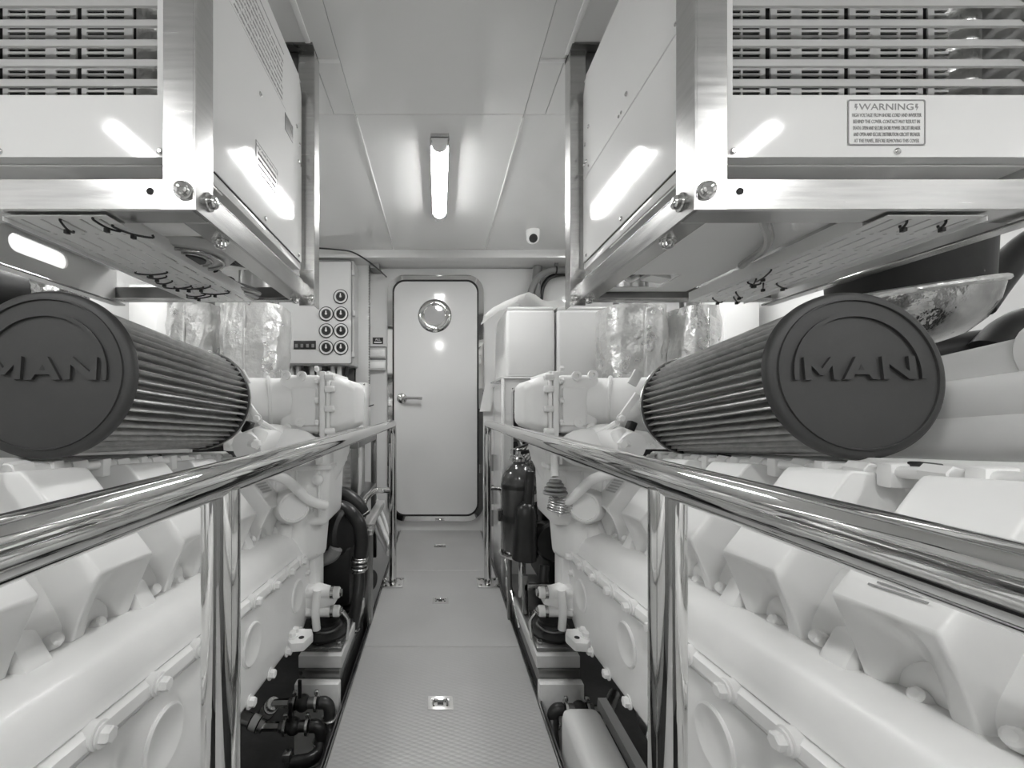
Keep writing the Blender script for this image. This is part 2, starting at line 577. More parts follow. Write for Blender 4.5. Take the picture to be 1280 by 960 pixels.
def handrail(s, xr, label):
    r = thing('handrail', label, 'handrail', (xr, 2.374, 0), 'walkway handrails')
    yf, yn = 2.374, 0.505
    pts = [(xr, -0.62, 0.0 + .01), (xr, -0.62, RZ - .06), (xr, -0.60, RZ - .015), (xr, -0.55, RZ), (xr, yn, RZ), (xr, 1.6, RZ), (xr, yf - .07, RZ), (xr, yf - .025, RZ - .01), (xr, yf - .002, RZ - .05), (xr, yf, RZ - .12)]
    B().tube(pts, RR, 24, 8).obj('top_rail', M['chrome'], r)
    B().cyl((xr, yf, .01), (xr, yf, RZ - .10), RR, seg=24).obj('post', M['chrome'], r)
    po = B().cyl((xr, yn, .01), (xr, yn, RZ - .012), RR, seg=28).obj('post', M['chrome'], r)
    for y in (yf, yn):
        pt = B().box(xr - .062, xr + .062, y - .06, y + .06, 0.001, .013, bev=.002).obj('base_plate', M['chrome'], r)
        for dx in (-.045, .045):
            for dy in (-.043, .043):
                B().lathe([(.008, 0), (.008, .003), (.004, .005)], (xr + dx, y + dy, .013), (0, 0, 1), 10).obj('screw', M['bolt'], pt)
        B().torus((xr, y, .014), (0, 0, 1), RR + .002, .003, 24, 6).obj('weld_bead', M['chrome'], pt)
    # side bar that bends down outside the walkway
    bz = 1 - (613 - CY) * yf / F
    if s < 0:
        B().tube([(xr, yf, bz), (xr - .06, yf, bz), (xr - .11, yf - .02, bz - .004), (xr - .15, yf - .05, bz - .05), (xr - .155, yf - .06, bz - .12), (xr - .155, yf - .06, bz - .24)], .017, 16, 6).obj('side_bar', M['chrome'], r)
    else:
        B().tube([(xr, yf, bz + .01), (xr + .06, yf, bz + .01), (xr + .085, yf + .01, bz - .02), (xr + .09, yf + .02, bz - .12)], .012, 14, 6).obj('side_bar', M['chrome'], r)
    return r


handrail(-1, -0.265, 'polished steel handrail beside the engine on the gauge panel side')
handrail(1, 0.277, 'polished steel handrail beside the engine on the fire extinguisher side')

# ------------------------------------------------------------------ shared bolt meshes


def boltmesh(name, r, h, m, dome=0.4):
    """hexagon head pointing along +Z from the origin, with washer"""
    b = B()
    b.lathe([(r * 1.35, 0), (r * 1.35, h * .22)], (0, 0, 0), (0, 0, 1), 16)
    b.lathe([(r, h * .22), (r, h * .85), (r * .8, h)], (0, 0, 0), (0, 0, 1), 6)
    return b.mesh(name, m, 30)


BOLT_W = boltmesh('white_bolt_head', .0105, .014, M['engine'])
BOLT_WB = boltmesh('white_bolt_head_large', .014, .018, M['engine'])
BOLT_S = B().lathe([(.017, 0), (.017, .003), (.0125, .004), (.0125, .012), (.010, .015), (.004, .0165)], (0, 0, 0), (0, 0, 1), 24).mesh('steel_bolt_head', M['chrome'])
SCREW = B().lathe([(.006, 0), (.006, .002), (.003, .004)], (0, 0, 0), (0, 0, 1), 10).mesh('screw_head', M['bolt'])
RX = {'-x': (0, -PI / 2, 0), '+x': (0, PI / 2, 0), '-y': (PI / 2, 0, 0), '+z': (0, 0, 0), '-z': (PI, 0, 0)}


def bolt(me, loc, d, parent, name='bolt', sc=1.0):
    return put(name, me, loc, RX[d], parent, (sc, sc, sc))


# ------------------------------------------------------------------ hanging frames and cabinets
YN, YF = 0.75, 1.404
ZB = 1.359


def hanging_frame(s, xi, xo, label):
    r = thing('hanging_frame', label, 'frame', (s * (xi + xo) / 2, (YN + YF) / 2, ZB), 'hanging stainless frames')
    A, t = .055, .005

    def bx(name, x0, x1, y0, y1, z0, z1, m='steel', par=None, bev=.0015):
        a, c = sorted((s * x0, s * x1))
        return B().box(a, c, y0, y1, z0, z1, bev=bev, seg=1).obj(name, M[m], par or r)
    # corner post at the near inboard corner: two legs
    po = B()
    a, c = sorted((s * xi, s * (xi + A)))
    po.box(a, c, YN - .004, YN + .001, ZB - .002, ZC, bev=.001, seg=1)
    a, c = sorted((s * (xi - .004), s * (xi + .001)))
    po.box(a, c, YN - .004, YN + A, ZB - .002, ZC, bev=.001, seg=1)
    po = po.obj('corner_post', M['steel'], r)
    bolt(BOLT_S, (s * (xi + .017), YN - .004, ZB + .032), '-y', po)
    bolt(BOLT_S, (s * (xi - .004), YN + .038, ZB + .032), '-x' if s > 0 else '+x', po)
    # far inboard bracket post
    fp = B()
    a, c = sorted((s * (xi - .022), s * (xi + .03)))
    fp.box(a, c, YF - .006, YF, ZB - .012, ZC, bev=.001, seg=1)
    a, c = sorted((s * (xi - .022), s * (xi - .017)))
    fp.box(a, c, YF, YF + .05, ZB - .012, ZC, bev=.001, seg=1)
    fp = fp.obj('hanger_post', M['steel'], r)
    a, c = sorted((s * (xi - .022), s * (xi + .12)))
    B().box(a, c, YF - .03, YF + .05, ZC - .008, ZC - .001).obj('hanger_foot', M['steel_dk'], fp)
    bx('channel', xi + .035, xi + .10, YF + .0, YF + .05, ZB + .3, ZC - .01, 'steel_dk')
    bolt(BOLT_S, (s * (xi - .011), YF - .006, ZB + .012), '-y', fp, sc=.7)
    # front, side and outboard bottom angles: upright leg and flat leg
    fb = bx('front_beam', xi + A, xo, YN, YN + t, ZB, ZB + A + .001)
    bx('front_beam_foot', xi + .006, xo, YN + .004, YN + A, ZB, ZB + t, par=fb)
    hole = s * (xi + .080)
    B().lathe([(.0065, 0), (.0065, .0012)], (hole, YN, ZB + .033), (0, -1, 0), 14).obj('bolt_hole_shade', M['inner'], fb)  # black disc on the beam painted for the dark of a hole
    sb = bx('side_beam', xi, xi + t, YN + .001, YF - .007, ZB + .0005, ZB + A)
    bx('side_beam_foot', xi + .004, xi + A, YN + A, YF - .007, ZB + .0005, ZB + t, par=sb)
    for y in (YN + .14, YF - .05):
        bolt(BOLT_S, (s * (xi + .027), y, ZB), '-z', sb)
    # outboard side: tall plate with a long slot, bottom lip
    zt = ZB + .145
    out, inn = rrect(YN, YF, ZB, zt, .004), rrect(YN + .30, YN + .47, ZB + .045, ZB + .093, .0235)
    rv_ = B()
    rings = [[(s * (xo + .006), y, z) for y, z in out], [(s * xo, y, z) for y, z in out], [(s * xo, y, z) for y, z in inn], [(s * (xo + .006), y, z) for y, z in inn]]
    vv_ = [[rv_.bm.verts.new(p_) for p_ in q_] for q_ in rings]
    for k in range(4):
        for i in range(len(out)):
            j = (i + 1) % len(out)
            rv_.bm.faces.new([vv_[k][i], vv_[k][j], vv_[(k + 1) % 4][j], vv_[(k + 1) % 4][i]])
    ob = rv_.obj('side_plate', M['panel'], r)
    bx('lip', xo - .03, xo + .006, YN, YF, ZB - .012, ZB - .006, 'steel', ob)
    rb = bx('rear_beam', xi + .02, xo, YF - .03, YF, ZB, ZB + .008)
    bx('rear_beam_web', xi + .06, xo, YF - .008, YF - .001, ZB + .006, ZB + .05, 'steel_dk', rb)
    # inner ledges that carry the cabinet
    bx('shelf', xi + .006, xo - .002, YN + .012, YN + .05, ZB + .058, ZB + .062, 'steel')
    bx('shelf', xi + .012, xi + .05, YN + .05, YF - .03, ZB + .066, ZB + .07, 'steel')
    return r


def lettering(name, lines, size, origin, u, v, m, parent, dz, **kw):
    for i, ln in enumerate(lines):
        o = Vector(origin) - Vector(v).normalized() * dz * i
        text(name, ln, size, m, basis(o, u, v), parent, **kw)


def cabinet(s, xi, xo, label):
    """white louvred cabinet standing in a hanging frame"""
    x0, x1 = xi + .014, xo - .01
    z0, z1 = 1.452, 2.083
    yf, yb = 0.757, 1.375
    r = thing('electrical_cabinet', label, 'cabinet', (s * (x0 + x1) / 2, (yf + yb) / 2, z0), 'hanging electrical cabinets')

    def bx(name, a0, a1, y0, y1, c0, c1, m='panel', par=None, bev=.002):
        a, c = sorted((s * a0, s * a1))
        return B().box(a, c, y0, y1, c0, c1, bev=bev, seg=2).obj(name, M[m], par or r)
    # front panel with the louvre opening
    ox0 = xi + .072
    oz0, oz1 = 1.571, 2.03
    fp = B().holed([x0, ox0, x1 - .03, x1], [z0 + .006, oz0, oz1, z1], lambda i, j: i == 1 and j == 1, (0, yf, 0), (s, 0, 0), (0, 0, 1), (0, .0025, 0)).obj('front_panel', M['panel'], r)
    # louvre slats
    pitch = .0367
    k = 0
    z = oz0 + .018
    sl = B().prism([(0, 0), (.004, -.001), (.014, .0195), (.010, .0205)], (s * ox0, yf + .002, 0), (0, 1, 0), (0, 0, 1), (s * (x1 - .03 - ox0), 0, 0)).mesh('slat', M['grille'])
    while z < oz1 - .01:
        put('slat', sl, (0, 0, z), parent=fp)
        z += pitch
    # inner grille: light plate with rows of slots
    gx = ox0 - .002 if s > 0 else .592
    xs, kinds = [gx - .008], []
    x = gx
    while x < (.84 if s > 0 else x1 - .05):
        for wd, kd in ((.008, 's'), (.034, 'h'), (.004, 's'), (.033, 'h'), (.010, 's'), (.010, 'v'), (.012, 's'), (.027, 'h'), (.012, 's')):
            xs.append(x + wd)
            kinds.append(kd)
            x += wd
    kinds = ['s'] + kinds
    xs = [xs[0], gx] + xs[1:]
    zs = [oz0 - .02]
    while zs[-1] < oz1:
        zs += [zs[-1] + .0046, zs[-1] + .0104]
    gr = B().holed(xs, zs, lambda i, j: (kinds[i] == 'h' and j % 2 == 1) or kinds[i] == 'v', (0, yf + .035, 0), (s, 0, 0), (0, 0, 1), (0, .003, 0)).obj('inner_grille', M['grille'], r)
    bx('backing', x0 + .01, x1 - .01, yf + .10, yf + .105, z0 + .02, z1 - .02, 'inner', bev=0)  # black sheet set in for the shade of the cabinet hollow
    xa, ra = (1.0, .038) if s > 0 else (.552, .033)
    B().cyl((s * xa, yf + .057, z0 + .03), (s * xa, yf + .057, z1 - .04), ra, seg=28).obj('capacitor', M['foil'], r)
    # inboard side: two panels with a joint, sloped far top corner
    zj = 1.754
    ch = .05

    def side(name, pts):
        return B().prism(pts, (s * (x0 + .003), 0, 0), (0, 1, 0), (0, 0, 1), (-s * .003, 0, 0), bev=.001, seg=1).obj(name, M['panel'], r)
    if s > 0:
        sp = side('side_panel', [(yf + .003, z0 + .03), (yb, z0 + .03), (yb, zj - .001), (yf + .003, zj - .001)])
        side('side_panel', [(yf + .003, zj + .001), (yb, zj + .001), (yb, z1 - ch), (yb - ch * .5, z1), (yf + .003, z1)])
    else:
        sp = side('side_panel', [(yf + .003, z0 + .03), (yb, z0 + .03), (yb, z1 - ch), (yb - ch * .5, z1), (yf + .003, z1)])
    bx('sill', x0 + .004, x1, yf + .003, yb, z0 + .006, z0 + .029, 'panel')
    bx('top_cover', x0 + .002, x1, yf + .003, yb, z1 - .006, z1 - .001, 'panel')
    bx('rear_panel', x0 + .004, x1, yb, yb + .003, z0 + .01, z1 - ch)
    bx('outer_panel', x1 - .003, x1, yf + .003, yb, z0 + .01, z1 - .01)
    bx('base_panel', x0 + .006, x1 - .004, yf + .02, yf + .13 if s < 0 else yb - .2, z0 + .0, z0 + .005, 'panel')
    bx('base_shade_plate', x0 + .008, x1 - .006, yf + .11, yb - .004, z0 + .008, z0 + .012, 'inner')  # closed black plate, painted for the shade of an open underside
    # screws
    d = '-x' if s > 0 else '+x'
    for y, z in ((yf + .06, z0 + .045), (yf + .33, z0 + .045), (yb - .03, z0 + .045), (yf + .30, 1.80), (yf + .15, z1 - .03), (yb - .05, 1.90), (yb - .02, 1.86), (yb - .03, 1.80), (yb - .012, 1.80)):
        bolt(SCREW, (s * x0, y, z), d, r, 'screw')
    if s > 0:
        for y in (yf + .07, yf + .08, yf + .33, yf + .345, yb - .05, yb - .035):
            bolt(SCREW, (s * x0, y, zj + (.02 if int(y * 1000) % 2 else .045)), d, r, 'screw', sc=.7)
    for xx in ((x0 + .053, x0 + .345) if s < 0 else (x0 + .058, x0 + .357)):
        bolt(SCREW, (s * xx, yf, z0 + .016), '-y', r, 'screw')
    warn = ['HIGH VOLTAGE FROM SHORE CORD AND INVERTER', 'BEHIND THE COVER. CONTACT MAY RESULT IN', 'DEATH. OPEN AND SECURE SHORE POWER CIRCUIT BREAKER', 'AND OPEN AND SECURE DISTRIBUTION CIRCUIT BREAKER', 'AT THE PANEL, BEFORE REMOVING THIS COVER']
    if s > 0:
        c = P(1107.5, 153.5, yf)
        wd, hh = 97 * yf / F, 57 * yf / F
        pl = B().box(c.x - wd / 2, c.x + wd / 2, yf - .0008, yf + .0002, c.z - hh / 2, c.z + hh / 2).obj('warning_label', M['panel'], r)
        ringplate(B(), rrect(c.x - wd / 2, c.x + wd / 2, c.z - hh / 2, c.z + hh / 2, .004, 3), rrect(c.x - wd / 2 + .0022, c.x + wd / 2 - .0022, c.z - hh / 2 + .0022, c.z + hh / 2 - .0022, .003, 3), yf - .0014, yf - .0004).obj('border', M['ink'], pl)
        text('lettering', 'WARNING', .0165, M['ink'], basis((c.x, yf - .001, c.z + hh * .335), (1, 0, 0), (0, 0, 1)), pl, sx=1.25)
        for q in (-1, 1):
            B().prism([(-.002, .006), (.002, .006), (.0005, .001), (.003, .001), (-.001, -.006), (0, -.001), (-.003, -.001)], (c.x + q * .055, yf - .0008, c.z + hh * .335), (1, 0, 0), (0, 0, 1), (0, -.0005, 0)).obj('lightning_mark', M['ink'], pl)
        for i, ln in enumerate(warn):
            t = text('lettering', ln, .0095, M['ink'], basis((c.x, yf - .001, c.z + hh * (.155 - .14 * i)), (1, 0, 0), (0, 0, 1)), pl, sx=.128 / (len(ln) * .0056))
    else:
        xw = s * x0

        def sidelabel(y0, y1, c0, c1, lines, size, border=True):
            pl = B().box(min(xw, xw + .0008), max(xw, xw + .0008), y0, y1, c0, c1).obj('warning_label', M['panel'], r)
            e = .0012
            if border:
                bb = B()
                for (a0, a1, d0, d1) in ((y0, y1, c0, c0 + e), (y0, y1, c1 - e, c1), (y0, y0 + e, c0, c1), (y1 - e, y1, c0, c1)):
                    bb.box(xw, xw + .0013, a0, a1, d0, d1)
                bb.obj('border', M['ink'], pl)
            n = len(lines)
            for i, ln in enumerate(lines):
                text('lettering', ln, size, M['ink'], basis((xw + .001, (y0 + y1) / 2, c1 - (c1 - c0) * (i + .7) / (n + .4)), (0, 1, 0), (0, 0, 1)), pl, sx=(y1 - y0) * .88 / (len(ln) * size * .6))
        ya, yb2 = .441 * F / (549 - 320) * 1.03, .441 * F / (549 - 347) * 1.03
        sidelabel(ya, yb2, 1.588, 1.668, ['WARNING'] + warn[:4], .0105)
        sidelabel(yf + .13, yf + .48, 1.885, 2.02, warn + warn[1:4], .010, border=False)
        B().box(xw, xw + .001, yf + .47, yf + .535, 1.825, 1.875).obj('notch', M['steel_dk'], r)
        B().box(xw, xw + .001, yf + .20, yf + .26, 2.02, 2.06).obj('notch', M['steel_dk'], r)
        B().box(xw, xw + .0008, yf + .16, yf + .46, 2.036, 2.038).obj('seam', M['ink'], r)
    return r


XIL, XOL, XIR, XOR = .441, 1.088, .462, 1.115
hanging_frame(-1, XIL, XOL, 'stainless angle frame hung over the engine on the gauge panel side')
hanging_frame(1, XIR, XOR, 'stainless angle frame hung over the engine on the white tank side')
cabinet(-1, XIL, XOL, 'white louvred cabinet with printed labels on its side panel, hung near the gauge panel')
cabinet(1, XIR, XOR, 'white louvred cabinet with a bordered warning label on its front panel')

# ------------------------------------------------------------------ cable trays


def cable_tray(s, x0, x1, label, ties):
    z = ZB - .006
    r = thing('cable_tray', label, 'cable tray', (s * (x0 + x1) / 2, (YN + YF) / 2, z), 'perforated cable trays')
    wd = x1 - x0
    xs, hx = [0], []
    n = 5
    for i in range(n):
        c = wd * (i + .6) / (n + .2)
        xs += [c - .003, c + .003]
        hx += [2 * i + 1]
    xs.append(wd)
    ys, hy = [0], []
    L = YF - YN - .045
    k = 0
    y = .012
    while y < L - .07:
        ys += [y, y + .058]
        hy.append(2 * k + 1)
        k += 1
        y += .085
    ys.append(L)
    # long slots in alternate columns, short holes in the rest
    B().holed(xs, ys, lambda i, j: i in hx and j in hy, (s * x0, YN + .012, z), (s, 0, 0), (0, 1, 0), (0, 0, .0022)).obj('tray_plate', M['tray'], r)
    a, c = sorted((s * x0, s * (x0 + .002)))
    B().box(a, c, YN + .058, YN + .012 + L, z + .0021, z + .03).obj('tray_flange', M['tray'], r)
    a, c = sorted((s * (x1 - .002), s * x1))
    B().box(a, c, YN + .012, YN + .012 + L, z - .008, z + .001).obj('tray_flange', M['tray'], r)
    dots = B()
    j = 0
    y = .078
    while y < L - .02:
        for i in range(6):
            dots.lathe([(.0032, 0), (.0032, .001)], (s * (x0 + wd * (i + .9) / 6.8), YN + .012 + y, z - .0008), (0, 0, 1), 8)
        y += .085
    dots.obj('rivet_dimples', M['panel'], r)['kind'] = 'stuff'
    for (u, v, du, dv) in ties:
        p0 = Vector((s * (x0 + wd * u), YN + L * v, z - .004))
        p1 = p0 + Vector((s * du, dv, 0))
        mid = (p0 + p1) / 2 + Vector((0, 0, -.004))
        tie = B().tube([p0 + Vector((0, 0, .006)), p0, mid, p1, p1 + Vector((0, 0, .006))], .0022, 6, 4).obj('cable_tie', M['plastic'], r)
        B().box(mid.x - .004, mid.x + .004, mid.y - .004, mid.y + .004, mid.z - .009, mid.z - .001, bev=.001).obj('tie_head', M['plastic'], tie)
    return r


rt = random.Random(3)
tl = [(.5, .04, .02, .05), (.15, .03, -.01, .05), (.08, .08, -.04, .05)]
for i in range(9):
    tl.append((rt.uniform(.1, .7), rt.uniform(.45, .95), rt.choice([.05, .06, .08]), rt.uniform(.0, .02)))
cable_tray(-1, .610, .800, 'perforated cable tray with black ties under the cabinet beside the gauge panel', tl)
tr = [(.3, .05, .01, .02), (.7, .05, .01, .02), (.1, .5, .03, .09), (.2, .62, .03, .06)]
for i in range(6):
    tr.append((rt.uniform(.1, .8), rt.uniform(.5, .95), rt.choice([.04, .06]), rt.uniform(.0, .06)))
cable_tray(1, .822, 1.005, 'perforated cable tray with black ties under the cabinet with the bordered warning label', tr)

# things in the opening below the cabinet on the left, and the flat shiny pan on the right
fan = thing('blower_fan', 'round fan housing with pale rim seen under the hanging cabinet', 'fan', P(215, 300, .98))
fc = P(205, 306, 1.0)
B().lathe([(.055, 0), (.085, .004), (.10, .02), (.10, .05), (.04, .05)], (fc.x + .05, 1.03, ZB + .012), (0, 0, 1), 36).obj('rim', M['ltgrey'], fan)
B().torus((fc.x + .05, 1.03, ZB + .010), (0, 0, 1), .07, .004).obj('guard_ring', M['steel'], fan)
B().torus((fc.x + .05, 1.03, ZB + .010), (0, 0, 1), .045, .003).obj('guard_ring', M['steel'], fan)
B().lathe([(.03, 0), (.034, .01)], (fc.x + .05, 1.03, ZB + .008), (0, 0, 1), 20).obj('hub', M['plastic'], fan)
tag(B().box(-.60, -.50, .815, .90, ZB + .012, ZB + .06, bev=.006).obj('junction_box', M['panel']), 'small white box tucked behind the front beam of the frame', 'box')
p = [P(250, 290, 1.05), P(268, 310, 1.08), P(262, 338, 1.13), P(285, 360, 1.25), P(320, 372, 1.36)]
bun = thing('cable_bundle', 'dark bundle of cables sagging under the hanging cabinet', 'cable', p[2])
for k in range(5):
    off = Vector((.012 * math.cos(k * 1.3), 0, .012 * math.sin(k * 1.3)))
    B().tube([q + off + Vector((0, 0, .012)) for q in p], .007, 8, 6).obj('cable', M['hose'] if k % 2 else M['steel_dk'], bun)
for k in (1, 2, 3):
    B().torus(p[k] + Vector((0, 0, .012)), p[k] - p[k - 1], .022, .003, 14, 6).obj('cable_tie', M['plastic'], bun)
for k in range(7):
    q0 = Vector((-.60 + .014 * k, .86 + .01 * k, ZB + .035))
    tag(B().tube([q0, q0 + Vector((.012, .10, .02)), q0 + Vector((.0, .22, .0)), q0 + Vector((.01, .36, .03))], .006, 8, 5).obj('cable', M['hose']), 'thin black cable looping inside the frame above the round fan', 'cable', 'cables above the fan')

pan = thing('drip_pan', 'shiny flat steel pan closing the underside of the frame by the white tanks', 'pan', (.65, 1.05, ZB + .03))
B().holed([.50, .535, .70, .815], [YN + .06, 1.20, 1.33, YF - .03], lambda i, j: i == 1 and j == 1, (0, 0, ZB + .028), (1, 0, 0), (0, 1, 0), (0, 0, .003)).obj('pan_sheet', M['tray'], pan)
B().tube([(.62, .80, ZB + .02), (.75, .95, ZB + .018), (.80, 1.1, ZB + .02)], .010, 10, 6).obj('pan_fold', M['steel'], pan)
tag(B().box(.54, .70, 1.205, 1.325, ZB + .06, ZB + .10, bev=.003).obj('terminal_block', M['plastic']), 'black terminal block seen through the cut-out of the steel pan', 'terminal')
tag(B().tube([(.54, 1.24, ZB + .05), (.58, 1.27, ZB + .035), (.60, 1.25, ZB + .04)], .008, 8, 5).obj('terminal_wire', M['sticker']), 'short white wire beside the black terminal block', 'wire')
tag(B().obox((.66, 1.27, ZB + .04), (.07, .05, .012), (0, .1, .2), bev=.003).obj('torn_sheet', M['cloth']), 'crumpled white sheet below the black terminal block', 'sheet')

# ------------------------------------------------------------------ air filters
def letter_polys():
    Mx = [(0, 0), (.2, 0), (.2, .62), (.43, .2), (.57, .2), (.8, .62), (.8, 0), (1, 0), (1, 1), (.78, 1), (.5, .48), (.22, 1), (0, 1)]
    A1 = [(0, 0), (.22, 0), (.31, .22), (.69, .22), (.78, 0), (1, 0), (.62, 1), (.38, 1)]
    Nx = [(0, 0), (.2, 0), (.2, .66), (.76, 0), (1, 0), (1, 1), (.8, 1), (.8, .34), (.24, 1), (0, 1)]
    return (Mx, A1, Nx)


def air_filter(nc, fc, R0, R1, label, tilt_px=0):
    a = (fc - nc)
    L = a.length
    a.normalize()
    r = thing('air_filter', label, 'air filter', (nc + fc) / 2, 'cone air filters')
    n = -a                                           # cap faces the camera end
    u = Vector((1, 0, 0))
    u = (u - a * u.dot(a)).normalized()
    v = u.cross(a) * -1
    if v.z < 0:
        v = -v
    # pleated body
    N, per, NS = 47, 8, 26
    rings = []
    d = .026
    for k in range(NS + 1):
        t = k / NS
        base = R0 * .965 * (1 - t) + R1 * t
        ring = []
        for i in range(N):
            wob = .5 * noise.noise(Vector((i * .9, t * 5, 3.1)))
            for j in range(per):
                q = (j + wob * (1 if 0 < j else 1)) / per
                an = 2 * PI * (i + q) / N
                sh = (0.0, .0, .05, .45, .93, 1.0, .93, .45)[j]
                rad = base - d * (1 - sh) * .98
                ring.append(nc + a * (.016 + (L - .026) * t) + (u * math.cos(an) + v * math.sin(an)) * rad)
        rings.append(ring)
    B().loft(rings, cap=True).obj('pleated_body', M['pleat'], r, ang=70)
    # rubber cap
    prof = [(.0, .0), (R0 * .895, .0), (R0 * .90, -.0035), (R0 * .915, -.0035), (R0 * .92, .0), (R0 * .975, .0006), (R0 * 1.01, .004), (R0 * 1.025, .010), (R0 * 1.025, .018), (R0 * .99, .024), (R0 * .9, .025)]
    cp = B().lathe([(q[0], -q[1]) for q in prof], nc, n, 72).obj('end_cap', M['cap'], r, ang=40)
    # raised arch and letters
    Ra, wa = R0 * .745, R0 * .05
    zb = -R0 * .075
    pts_o, pts_i = [], []
    a0 = math.asin(zb / Ra)
    for i in range(41):
        an = a0 + (PI - 2 * a0) * i / 40
        pts_o.append((Ra * math.cos(an), Ra * math.sin(an)))
        pts_i.append(((Ra - wa) * math.cos(an), max((Ra - wa) * math.sin(an), zb)))
    ab = B()
    for i in range(40):
        q = [pts_o[i], pts_o[i + 1], pts_i[i + 1], pts_i[i]]
        ab.prism(q, nc + n * -.0005, u, v, n * .0052)
    ab.obj('raised_arch', M['cap'], cp)
    hgt, wid = R0 * .275, R0 * .352
    x = -R0 * .628
    for pl, wl in zip(letter_polys(), (1.14, 1.18, 1.06)):
        o = nc + u * x + v * zb - n * .0005
        lb = B().prism([(p_[0] * wid * wl, p_[1] * hgt) for p_ in pl], o, u, v, n * .0062)
        if pl is letter_polys()[1] or len(pl) == 8:
            pass
        lb.obj('raised_letter', M['cap'], cp)
        if len(pl) == 8:                              # counter of the A: black patch painted for the shade of a recess
            B().prism([(.42 * wid * wl, .40 * hgt), (.58 * wid * wl, .40 * hgt), (.5 * wid * wl, .66 * hgt)], o + n * .0060, u, v, n * .0006).obj('counter_shade', M['black'], cp)
        x += wid * wl + R0 * .035
    # base ring and steel clamp
    B().lathe([(R1 * .6, -.004), (R1 * 1.0, -.006), (R1 * 1.02, 0), (R1 * 1.02, .012), (R1 * .9, .016), (R1 * .6, .016)], fc - a * .008, a, 60).obj('base_ring', M['cap'], r)
    B().torus(fc - a * .004, a, R1 * 1.02, .003, 60, 8).obj('clamp_band', M['steel'], r)
    return r


YD, YE = .76, 1.32
FN_R, FF_R = P(1072, 467, YD), P(862, 508, YE)
FN_L, FF_L = P(54, 467, YD), P(251, 500, YE)
air_filter(FN_R, FF_R, .153, .151, 'black pleated air filter with lettered rubber cap over the engine by the white tanks')
air_filter(FN_L, FF_L, .153, .152, 'black pleated air filter with lettered rubber cap over the engine by the gauge panel')

# ------------------------------------------------------------------ engines


